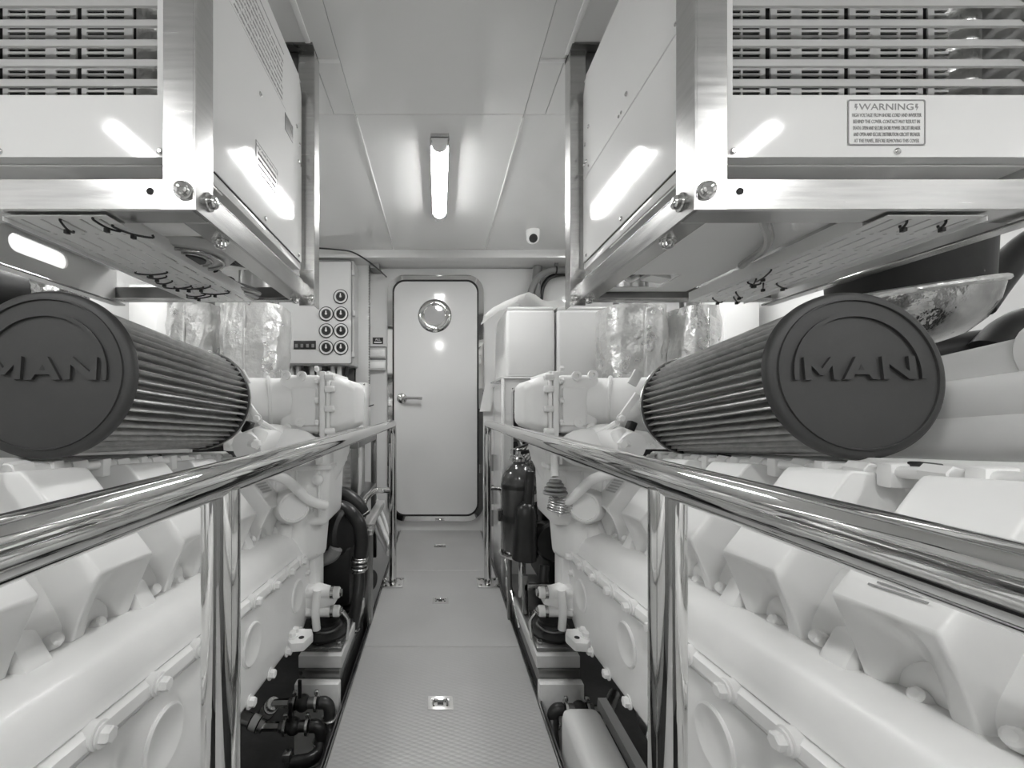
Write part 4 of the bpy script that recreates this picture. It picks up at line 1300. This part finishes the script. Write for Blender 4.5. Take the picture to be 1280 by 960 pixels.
for k, py in enumerate((700, 705, 710)):
    B().torus(P(449.5, py, 1.79), (0, 0, 1), .030, .007, 24, 8).obj('ring', M['steel'] if k != 1 else M['steel_dk'], cp)
for i, (pts, rad) in enumerate((([P(470, 640, 2.9), P(476, 655, 2.8), P(482, 670, 2.7), P(487, 682, 2.6)], .016), ([P(468, 650, 2.9), P(474, 668, 2.8), P(481, 680, 2.7), P(487, 692, 2.6)], .020), ([P(471, 625, 2.95), P(480, 648, 2.85), P(485, 664, 2.75), P(489, 672, 2.7)], .011))):
    tag(B().tube(pts, rad, 10, 6).obj('white_hose', M['box']), ['white hose curving down behind the handrail post', 'thicker white hose lowest behind the handrail post', 'thin pale hose highest behind the handrail post'][i], 'hose', 'white hoses behind the handrail')
tag(B().tube([P(460, 480, 2.9), P(461, 505, 2.9), P(458, 530, 2.9), P(463, 545, 2.9)], .005, 6, 5).obj('black_wire', M['plastic']), 'thin black wire hanging beside the louvred box on the rack', 'wire')
tag(B().tube([P(452, 507, 2.9), P(460, 508, 2.88), P(467, 506, 2.86)], .004, 6, 5).obj('black_wire', M['plastic']), 'short black tie end sticking out across the hanging wire', 'wire')
tag(B().box(-.40, -.345, 2.02, 2.10, -.02, .10, bev=.004).obj('pale_block', M['wood']), 'small pale block low behind the pedestal by the walkway', 'block')
tag(B().cyl((-.47, 2.33, .05), (-.36, 2.30, .05), .055, seg=20, bev=.01).obj('filter_bowl', M['black']), 'small black cylinder lying low behind the pedestal', 'cylinder')

# valves on the bed foot, gauge panel side, and the single one on the other side


def valve(c, d, label, lever=True, drop=.10):
    """ball valve running from c along d, elbow turning down, hose end"""
    r = thing('ball_valve', label, 'valve', c, 'dark ball valves on the bed ends')
    d = Vector(d).normalized()
    B().cyl(c, c + d * .10, .017, seg=16, bev=.003).obj('body', M['steel_dk'], r)
    B().sphere(c + d * .045, .026, (1, 1, 1), 16, 10).obj('ball_housing', M['plastic'], r)
    for t in (.015, .085):
        rg = B().lathe([(.018, 0), (.027, .002), (.027, .010), (.018, .012)], c + d * t, d, 18).obj('union_ring', M['bolt'], r)
        B().box(*sum([[q - .006, q + .006] for q in (c + d * (t + .005) + Vector((0, 0, .034)))], []), bev=.002).obj('clamp_bolt', M['bolt'], rg)
    e = c + d * .10
    B().tube([e, e + d * .020 + Vector((0, 0, -.002)), e + d * .032 + Vector((0, 0, -.018)), e + d * .033 + Vector((0, 0, -drop * .55))], .019, 14, 6).obj('elbow', M['hose'], r)
    B().torus(e + d * .033 + Vector((0, 0, -drop * .5)), (0, 0, 1), .022, .005, 18, 8).obj('hose_clamp', M['bolt'], r)
    B().cyl(c - d * .05, c, .013, seg=6).obj('nut', M['bolt'], r)
    if lever:
        B().obox(c + d * .04 + Vector((0, -.012, .045)), (.012, .006, .085), (.15, .05, 0), bev=.002).obj('lever', M['plastic'], r)
    return r


v1 = P(361, 879, 1.36)
v2 = P(349, 908, 1.33)
valve(v1, (1, 0, .02), 'dark ball valve with upright lever on the bed end, upper of the pair')
valve(v2, (1, 0, .02), 'dark ball valve with upright lever on the bed end, lower of the pair')
for (p0, p1, lb) in ((P(322, 908, 1.42), v1 - Vector((.05, 0, 0)), 'upper braided hose end with white tag going to a ball valve'), (P(296, 896, 1.34), v2 - Vector((.05, 0, 0)), 'lower braided hose end with white tag going to a ball valve')):
    h = thing('braided_hose', lb, 'hose', p0, 'tagged braided hoses')
    mid = p0.lerp(p1, .45) + Vector((0, 0, .005))
    B().tube([p0, mid, p1], .020, 14, 6).obj('hose_body', M['steel'], h)
    B().cyl(mid.lerp(p1, .15), mid.lerp(p1, .75), .0225, seg=18).obj('white_tag', M['sticker'], h)
    for t in (.18, .70):
        B().torus(mid.lerp(p1, t), p1 - mid, .0225, .0025, 18, 6).obj('tag_band', M['plastic'], h)
    B().cyl(mid.lerp(p1, .82), p1, .019, seg=6).obj('hose_nut', M['bolt'], h)
for i, pts in enumerate(([P(400, 925, 1.33), P(399, 938, 1.31), P(386, 950, 1.28), P(358, 955, 1.24)], [P(412, 897, 1.36), P(413, 917, 1.34), P(410, 945, 1.28), P(395, 968, 1.2), P(360, 972, 1.18)])):
    tag(B().tube(pts, .019, 14, 8).obj('rubber_hose', M['hose']), ['black hose bending inwards from the lower ball valve', 'longer black hose curving round from the upper ball valve'][i], 'hose', 'hoses below the ball valves')
cl = B().box(*sum([[q - .012, q + .012] for q in P(359, 945, 1.24)], []), bev=.003).obj('hose_bracket', M['bolt'])
tag(cl, 'small bolted bracket holding the black hoses under the ball valves', 'bracket')
v3 = P(742, 887, 1.36)
valve(v3, (-1, 0, .02), 'dark ball valve without lever behind the long white box', lever=False)
tag(B().tube([P(692, 899, 1.36), P(691, 914, 1.33), P(693, 937, 1.3)], .018, 12, 6).obj('rubber_hose', M['hose']), 'black hose end hanging from the valve behind the long white box', 'hose')
tag(B().tube([P(746, 905, 1.32), P(756, 895, 1.38), P(768, 868, 1.5)], .02, 14, 6).obj('braided_hose', M['steel']), 'braided hose rising from behind the long white box to the engine', 'hose')

# long white box beside the walkway
wb = thing('white_equipment_box', 'long white box with dark lettering beside the walkway under the engine', 'equipment box', (.42, .9, -.25))
B().box(.362, .478, .52, 1.25, -.26, .112, bev=.028, seg=5).obj('housing', M['box'], wb)
for k, gl in enumerate(([(0, 0), (.006, 0), (.018, .034), (.012, .034)], [(0, 0), (.006, 0), (.006, .034), (0, .034)], [(0, 0), (.02, 0), (.02, .006), (.006, .006), (.006, .034), (0, .034)], [(0, 0), (.006, 0), (.006, .034), (0, .034)], [(0, 0), (.006, 0), (.02, .034), (.014, .034)], [(0, .014), (.02, .014), (.02, .020), (0, .020)], [(0, 0), (.006, 0), (.006, .034), (0, .034)])):
    B().prism(gl, (.3622, 1.03 - .030 * k, .040), (0, -1, 0), (0, 0, 1), (-.0008, 0, 0)).obj('lettering_stroke', M['ink_dk'], wb)
bolt(SCREW, (.47, .98, .10), '+z', wb, 'screw')
tag(B().hexa([(.482, .75, .09), (.50, .75, .09), (.50, 1.27, .09), (.482, 1.27, .09), (.484, .75, .118), (.51, .75, .118), (.51, 1.27, .118), (.484, 1.27, .118)]).obj('dark_board', M['grey']), 'dark strip of board between the long white box and the engine', 'board')

# ------------------------------------------------------------------ far end, tank side
for (x0, x1, lb) in ((.396, .684, 'white tank box nearest the door, with plastic sheet on top'), (.694, 1.005, 'white tank box between its twin and the foil wraps')):
    t = thing('tank_box', lb, 'tank', ((x0 + x1) / 2, 2.7, 1.19), 'white tank boxes')
    B().box(x0, x1, 2.45, 2.95, 1.19, 1.585, bev=.02, seg=4).obj('tank_body', M['box'], t)
    B().box(x0 + .004, x1 - .004, 2.455, 2.945, 1.578, 1.604, bev=.01, seg=3).obj('tank_lid', M['box'], t)
B().lathe([(.022, 0), (.022, .03), (.016, .04)], P(628, 392, 2.62) + Vector((-.01, 0, 0)), (-1, 0, .3), 16)
# plastic sheet
sh = B()
rngs = []
nx, ny = 14, 8
vs = [[None] * (ny + 1) for _ in range(nx + 1)]
for i in range(nx + 1):
    for j in range(ny + 1):
        u, v = i / nx, j / ny
        x = .28 + .50 * u
        y = 2.44 + .36 * v
        zz = 1.625 + .05 * max(0, noise.noise(Vector((u * 4, v * 3, .3)))) + .05 * math.exp(-((u - .45) / .18) ** 2)
        if x < .39:
            zz -= (.39 - x) * .55
        vs[i][j] = sh.bm.verts.new((x, y, zz))
for i in range(nx):
    for j in range(ny):
        sh.bm.faces.new([vs[i][j], vs[i + 1][j], vs[i + 1][j + 1], vs[i][j + 1]])
bmesh.ops.solidify(sh.bm, geom=sh.bm.faces[:], thickness=.004)
tag(sh.obj('plastic_sheet', M['cloth'], ang=25), 'crumpled white plastic sheet lying over the tank box by the door', 'sheet')
# cabinet frame with window
cf = thing('generator_enclosure', 'white enclosure with rounded window under the white tank boxes', 'enclosure', (.69, 2.7, 0))
w0, w1 = P(640, 560, 2.45), P(671, 485, 2.45)
xs = [.37, w0.x, .92, 1.01]
B().holed(xs, [-.1, .62, w1.z, 1.175], lambda i, j: i == 1 and j == 1, (0, 2.45, 0), (1, 0, 0), (0, 0, 1), (0, .02, 0)).obj('front_frame', M['gel'], cf)
ringplate(B(), rrect(w0.x - .004, .924, .616, w1.z + .004, .03, 4), rrect(w0.x + .006, .914, .626, w1.z - .006, .02, 4), 2.442, 2.455).obj('window_seal', M['ltgrey'], cf)
B().box(.385, .40, 2.47, 2.95, -.1, 1.15).obj('side_panel', M['gel'], cf)
B().box(.365, .383, 2.44, 2.47, -.1, 1.185, bev=.002).obj('corner_post', M['gel'], cf)
B().box(.365, 1.01, 2.44, 2.96, 1.176, 1.188, bev=.002).obj('top_tray', M['gel'], cf)
B().hexa([(.29, 2.98, .98), (.37, 2.98, .98), (.37, 2.99, .98), (.29, 2.99, .98), (.33, 2.98, 1.18), (.40, 2.98, 1.18), (.40, 2.99, 1.18), (.33, 2.99, 1.18)]).obj('gusset', M['gel'], cf)
B().box(.41, 1.0, 2.80, 2.82, .1, 1.15).obj('back_wall', M['inner'], cf)
gm = thing('generator_set', 'dark machine with pipes seen through the rounded window of the enclosure', 'generator', (.60, 2.6, .5))
B().box(.44, .90, 2.55, 2.78, .45, .85, bev=.03).obj('block', M['black'], gm)
B().cyl((.50, 2.56, .80), (.50, 2.56, 1.10), .045, seg=18).obj('pipe', M['grey'], gm)
B().cyl((.45, 2.54, .92), (.60, 2.54, .92), .06, seg=20, bev=.01).obj('canister', M['plastic'], gm)
B().tube([(.46, 2.54, 1.10), (.47, 2.54, .9), (.50, 2.53, .75), (.47, 2.53, .65)], .018, 10, 5).obj('pipe', M['steel'], gm)
B().tube([(.60, 2.54, 1.1), (.58, 2.53, 1.0), (.62, 2.53, .88)], .022, 10, 5).obj('pipe', M['steel_dk'], gm)
B().box(.50, .54, 2.472, 2.476, .95, .99).obj('tag', M['panel'], gm)
B().cyl((.56, 2.52, .72), (.56, 2.52, .86), .03, seg=14).obj('cylinder', M['bolt'], gm)
# perforated white plate beside the gusset
pp = thing('bracket_plate', 'white upright plate with oval holes between handrail post and enclosure', 'plate', (.36, 2.9, 0))
B().holed([0, .03, .075, .10], [0, .10, .22, .26, .40, .5, .62, .74, 1.0], lambda i, j: i == 1 and j in (1, 3, 5), (.318, 3.0, .05), (1, 0, 0), (0, 0, 1), (0, .01, 0)).obj('plate', M['gel'], pp)
B().box(.318, .42, 3.01, 3.03, .05, 1.0).obj('backing', M['grey'], pp)

# pipes under the header at the right
cd = thing('conduit_pipe', 'grey conduit bending down from under the header behind the white tanks', 'pipe', P(662, 370, 3.3))
B().tube([P(720, 337, 3.30), P(700, 337.5, 3.30), P(686, 339, 3.30), P(674, 346, 3.30), P(666, 358, 3.30), P(662, 372, 3.30), P(661, 385, 3.30)], .026, 16, 6).obj('pipe', M['grey'], cd)
B().torus(P(695, 337.5, 3.30), (1, 0, 0), .028, .007, 18, 6).obj('pipe_clip', M['plastic'], cd)
B().box(*[f for q in zip(P(694, 337, 3.28), P(697, 323, 3.30)) for f in sorted(q)]).obj('clip_hanger', M['steel_dk'], cd)
tag(B().tube([P(672, 333, 3.35), P(671, 345, 3.35), P(670, 372, 3.35)], .035, 14, 5).obj('dark_pipe', M['grey']), 'dark upright pipe behind the bent conduit', 'pipe')
tag(B().tube([P(722, 343, 3.36), P(700, 343, 3.36), P(686, 348, 3.36), P(678, 360, 3.36), P(676, 376, 3.36)], .018, 12, 6).obj('dark_cable', M['hose']), 'black cable following the bent conduit', 'cable')

# camera on the ceiling
cc = thing('security_camera', 'small white dome camera with black lens on the ceiling', 'camera', (.637, 2.83, ZC))
k = Vector((.637, 2.83, ZC))
B().lathe([(.046, 0), (.048, .006), (.046, .03), (.044, .045)], k, (0, 0, -1), 28).obj('base', M['panel'], cc)
B().sphere(k + Vector((0, 0, -.05)), .044).obj('ball', M['panel'], cc)
dd = Vector((-.15, -1, -.45)).normalized()
le = B().lathe([(.034, 0), (.034, .012), (.030, .014)], k + Vector((0, 0, -.05)) + dd * .034, dd, 24).obj('lens_ring', M['panel'], cc)
B().lathe([(.028, 0), (.028, .006), (.022, .008)], k + Vector((0, 0, -.05)) + dd * .043, dd, 24).obj('lens', M['plastic'], le)
for i in range(3):
    B().sphere(k + Vector((0, 0, -.05)) + dd * .051 + Vector((-.011 + .011 * i, 0, .012)), .003, (1, 1, 1), 8, 6).obj('led', M['panel'], le)

# foil wrapped exhaust risers


def foil(px0, px1, py0, py1, y, dep, label, taper=0.0, seed=0):
    c0, c1 = P(px0, py1, y), P(px1, py0, y)
    r = thing('exhaust_wrap', label, 'insulation', ((c0.x + c1.x) / 2, y + dep / 2, c0.z), 'foil wrapped exhaust risers')
    cx_ = (c0.x + c1.x) / 2
    hw = (c1.x - c0.x) / 2
    rings = []
    ns, na = 26, 48
    for k in range(ns + 1):
        t = k / ns
        z = c0.z - .35 + (c1.z - c0.z + .35) * t
        sc = 1 - taper * (1 - t)
        ring = []
        for i in range(na):
            a = 2 * PI * i / na
            ca, sa = math.cos(a), math.sin(a)
            ex = abs(ca) ** .6 * (1 if ca > 0 else -1)
            ey = abs(sa) ** .6 * (1 if sa > 0 else -1)
            nn = noise.noise(Vector((ca * 2.2 + seed, sa * 2.2, z * 7))) * .018 + noise.noise(Vector((ca * 6 + seed, sa * 6, z * 22))) * .006
            ring.append((cx_ + ex * (hw * sc + nn), y + dep / 2 + ey * (dep / 2 + nn), z))
        rings.append(ring)
    w_ = B().loft(rings).obj('foil_jacket', M['foil'], r, ang=60)
    B().tube([(cx_ + hw * .05, y - .006, c0.z - .2), (cx_ + hw * .02, y - .008, (c0.z + c1.z) / 2), (cx_ + hw * .05, y - .004, c1.z - .02)], .006, 8, 6).obj('seam_fold', M['foil'], w_)
    B().cyl((cx_, y + dep / 2, c1.z - .01), (cx_, y + dep / 2, ZC), hw * .55, seg=24).obj('riser_pipe', M['steel_dk'], r)
    return r


foil(765, 845, 379, 475, 2.10, .30, 'foil wrapped riser next to the white tank boxes', .10, 1)
foil(861, 908, 380, 475, 2.04, .28, 'foil wrapped riser between its twin and the black filter, tank side', .05, 5)
foil(264, 345, 377, 475, 2.05, .30, 'foil wrapped riser next to the gauge panel', .12, 9)
foil(198, 261, 377, 475, 2.12, .30, 'foil wrapped riser behind the black filter, gauge panel side', .0, 14)
tag(B().box(P(160, 378, 2.5).x, P(196, 378, 2.5).x, 2.5, 2.7, .9, 1.75, bev=.01).obj('wall_cabinet', M['gel']), 'white upright cabinet behind the foil riser, gauge panel side', 'cabinet')
tag(B().box(P(905, 385, 2.5).x, P(950, 385, 2.5).x, 2.5, 2.7, .9, 1.75, bev=.01).obj('wall_cabinet', M['gel']), 'white upright cabinet behind the foil riser, tank side', 'cabinet')

# black exhaust with foil elbow, tank side, and hoses
ex = thing('exhaust_elbow', 'big black exhaust pipe with shiny foil elbow behind the air filter cap', 'exhaust', P(1140, 430, 1.15))
ax = Vector((-.13, -.10, 1)).normalized()
rc = P(1128, 368, 1.20)
B().lathe([(.165, 0), (.168, .10), (.175, .34)], rc + ax * .004, ax, 40).obj('exhaust_pipe', M['black'], ex)
B().lathe([(.02, -.150), (.07, -.145), (.115, -.125), (.15, -.09), (.172, -.045), (.18, -.005), (.176, .012), (.160, .014)], rc, ax, 40).obj('foil_elbow', M['foil_dk'], ex, ang=60)
B().torus(rc + ax * .006, ax, .180, .009, 40, 8).obj('foil_hem', M['foil'], ex)
B().tube([P(1218, 366, 1.08), P(1221, 345, 1.08), P(1217, 312, 1.08)], .012, 12, 6).obj('braided_edge', M['steel'], ex)
bolt(BOLT_S, P(1217, 308, 1.08), '-z', ex, sc=1.3)
tag(B().tube([P(1220, 385, 1.3), P(1245, 350, 1.3), P(1275, 315, 1.3), P(1310, 290, 1.3)], .042, 18, 6).obj('rubber_hose', M['hose']), 'black hose rising beside the foil exhaust elbow', 'hose')
tag(B().tube([P(1236, 440, 1.35), P(1266, 412, 1.35), P(1300, 400, 1.35), P(1340, 396, 1.35)], .052, 18, 6).obj('rubber_hose', M['hose']), 'black hose lying under the foil exhaust elbow towards the hull', 'hose')
tag(B().tube([P(1120, 450, 1.5), P(1180, 440, 1.45), P(1260, 430, 1.4)], .06, 18, 6).obj('black_duct', M['black']), 'black duct low behind the foil exhaust elbow', 'duct')
exl = thing('exhaust_pipe', 'black exhaust pipe behind the air filter cap beside the slotted side plate', 'exhaust', P(0, 360, 1.5))
B().tube([P(60, 368, 1.9), P(20, 362, 1.75), P(-40, 355, 1.6), P(-120, 345, 1.5)], .11, 28, 8).obj('pipe', M['black'], exl)
B().tube([P(80, 372, 1.95), P(42, 366, 1.8), P(30, 364, 1.78)], .118, 28, 6).obj('foil_end', M['foil_dk'], exl)

# fire extinguisher
fx = thing('fire_extinguisher', 'dark fire extinguisher with black horn standing by the handrail post', 'fire extinguisher', (.375, 1.95, .33))
bx_ = Vector((.374, 1.95, .325))
B().lathe([(.076, 0), (.083, .010), (.083, .33), (.079, .355), (.066, .385), (.045, .408), (.028, .418), (.028, .432)], bx_, (0, 0, 1), 40).obj('cylinder', M['cyl'], fx)
B().lathe([(.0845, 0), (.0845, .018)], bx_ + Vector((0, 0, .305)), (0, 0, 1), 40, cap=False).obj('shoulder_band', M['plastic'], fx)
hd = B().lathe([(.03, 0), (.032, .012), (.020, .02), (.018, .05), (.022, .055), (.010, .065)], bx_ + Vector((0, 0, .430)), (0, 0, 1), 20).obj('valve_head', M['bolt'], fx)
B().obox(bx_ + Vector((.02, -.02, .505)), (.09, .02, .008), (0, -.25, .5), bev=.002).obj('squeeze_lever', M['plastic'], hd)
B().obox(bx_ + Vector((.02, -.02, .480)), (.085, .018, .008), (0, .1, .5), bev=.002).obj('carry_handle', M['plastic'], hd)
B().torus(bx_ + Vector((-.03, -.03, .475)), (.3, 1, 0), .016, .0025, 20, 6).obj('pin_ring', M['bolt'], hd)
B().torus(bx_ + Vector((-.035, -.03, .445)), (.3, 1, .2), .014, .0025, 20, 6).obj('pin_ring', M['bolt'], hd)
hn = bx_ + Vector((.012, -.115, 0))
B().lathe([(.054, .0), (.053, .01), (.047, .19), (.042, .222), (.030, .240), (.020, .246), (.020, .252)], hn + Vector((-.012, .0, .012)), (.05, .02, 1), 32).obj('discharge_horn', M['plastic'], fx)
B().cyl(hn + Vector((.004, .005, .25)), hn + Vector((.020, .012, .40)), .019, seg=18, bev=.003).obj('horn_grip', M['plastic'], fx)
B().tube([hn + Vector((.03, .012, .39)), hn + Vector((.045, .02, .44)), hn + Vector((.04, .06, .48)), bx_ + Vector((.01, -.01, .47))], .010, 10, 6).obj('hose', M['plastic'], fx)
B().cyl(bx_ + Vector((.045, -.0712, .30)), bx_ + Vector((.045, -.0712, .301)), .001, seg=6)
lbp = []
for i in range(9):
    a = -PI / 2 + .75 + i * .06
    lbp.append((bx_.x + .0838 * math.cos(a), bx_.y + .0838 * math.sin(a)))
lbm = B()
for i in range(8):
    for (z0, z1) in ((.25, .285), (.12, .18)):
        (xa, ya), (xb, yb_) = lbp[i], lbp[i + 1]
        f_ = [lbm.bm.verts.new((xa, ya, bx_.z + z0)), lbm.bm.verts.new((xb, yb_, bx_.z + z0)), lbm.bm.verts.new((xb, yb_, bx_.z + z1)), lbm.bm.verts.new((xa, ya, bx_.z + z1))]
        lbm.bm.faces.new(f_)
bmesh.ops.solidify(lbm.bm, geom=lbm.bm.faces[:], thickness=.0008)
lbm.obj('paper_label', M['sticker'], fx)
br = thing('extinguisher_bracket', 'black strap bracket and chrome leg holding the fire extinguisher to the post', 'bracket', (.36, 1.95, 0))
B().lathe([(.0865, 0), (.0865, .03)], bx_ + Vector((0, 0, .155)), (0, 0, 1), 40, cap=False).obj('strap', M['plastic'], br)
B().box(.277, .30, 1.94, 1.99, bx_.z + .15, bx_.z + .20, bev=.003).obj('strap_block', M['plastic'], br)
B().lathe([(.0, -.006), (.09, -.006), (.092, .0), (.092, .012), (.0845, .012), (.0845, 0)], bx_, (0, 0, 1), 40, cap=False).obj('foot_ring', M['chrome'], br)
B().cyl((.378, 1.90, .139), (.378, 1.90, .315), .017, seg=20).obj('chrome_leg', M['chrome'], br)
B().box(.325, .345, 1.97, 2.0, -.02, .32, bev=.002).obj('upright', M['steel_dk'], br)

# corrugated hose, bellows and dark gear behind the extinguisher
ch = thing('corrugated_hose', 'silver corrugated hose behind the fire extinguisher head', 'hose', P(660, 590, 2.2))
q = [P(655, 565, 2.2), P(664, 572, 2.2), P(670, 585, 2.2), P(676, 600, 2.2), P(682, 612, 2.2)]
for k in range(14):
    t = k / 13 * 3.999
    i = int(t)
    pt = q[i].lerp(q[i + 1], t - i)
    B().torus(pt, q[i + 1] - q[i], .040, .008, 20, 6).obj('corrugation', M['steel'], ch)
bw = thing('rubber_bellows', 'grey stepped rubber bellows at the engine end near the fire extinguisher', 'bellows', P(694, 615, 1.5))
for k, (py, rr_) in enumerate(((600, .020), (604, .028), (609, .036), (614, .041))):
    B().lathe([(rr_, 0), (rr_ + .003, .005), (rr_, .010)], P(694, py, 1.47), (0, 0, -1), 28).obj('bellow', M['grey'], bw)
B().cyl(P(694, 596, 1.47), P(692, 570, 1.5), .014, seg=12).obj('stem', M['engine'], bw)
fs = thing('flexible_coupling', 'stack of thin silver rings on the engine end below the grey bellows', 'coupling', P(700, 640, 1.5))
for k in range(6):
    B().torus(P(700 + .6 * k, 638 - 3.2 * k, 1.5), (.15, 0, 1), .042, .0045, 28, 6).obj('ring', M['steel'], fs)
dg = thing('dark_gearbox', 'dark gearbox housing behind the fire extinguisher', 'gearbox', (.56, 2.05, .1))
B().box(.48, .75, 1.90, 2.25, .145, .62, bev=.05, seg=3).obj('case', M['black'], dg)
B().cyl((.52, 1.86, .40), (.52, 1.95, .40), .09, seg=28, bev=.01).obj('cover', M['plastic'], dg)
B().tube([(.47, 1.86, .30), (.46, 1.83, .2), (.50, 1.83, .13)], .022, 12, 5).obj('pipe', M['hose'], dg)
B().box(.465, .56, 1.98, 2.12, .63, .66, bev=.006).obj('shelf', M['ltgrey'], dg)
dg2 = thing('dark_gearbox', 'dark gearbox housing behind the drum pump', 'gearbox', (-.62, 2.05, .1))
B().box(-.80, -.50, 1.95, 2.15, .05, .60, bev=.05, seg=3).obj('case', M['black'], dg2)
B().cyl((-.60, 1.90, .35), (-.60, 2.0, .35), .09, seg=28, bev=.01).obj('cover', M['plastic'], dg2)
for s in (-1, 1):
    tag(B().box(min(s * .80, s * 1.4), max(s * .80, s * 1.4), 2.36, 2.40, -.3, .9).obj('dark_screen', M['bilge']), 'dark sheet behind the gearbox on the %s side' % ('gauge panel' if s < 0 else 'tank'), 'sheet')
ps = thing('stainless_brace', 'stainless braces low beside the fire extinguisher leg', 'brace', (.36, 1.8, 0))
B().tube([(.335, 2.1, .24), (.345, 1.95, .12), (.35, 1.80, .05)], .008, 8, 4).obj('strut', M['steel'], ps)
B().box(.355, .52, 1.74, 1.765, .24, .265, bev=.002).obj('cross_bar', M['steel'], ps)
B().box(.352, .372, 1.74, 1.765, .139, .30, bev=.002).obj('upright', M['steel_dk'], ps)
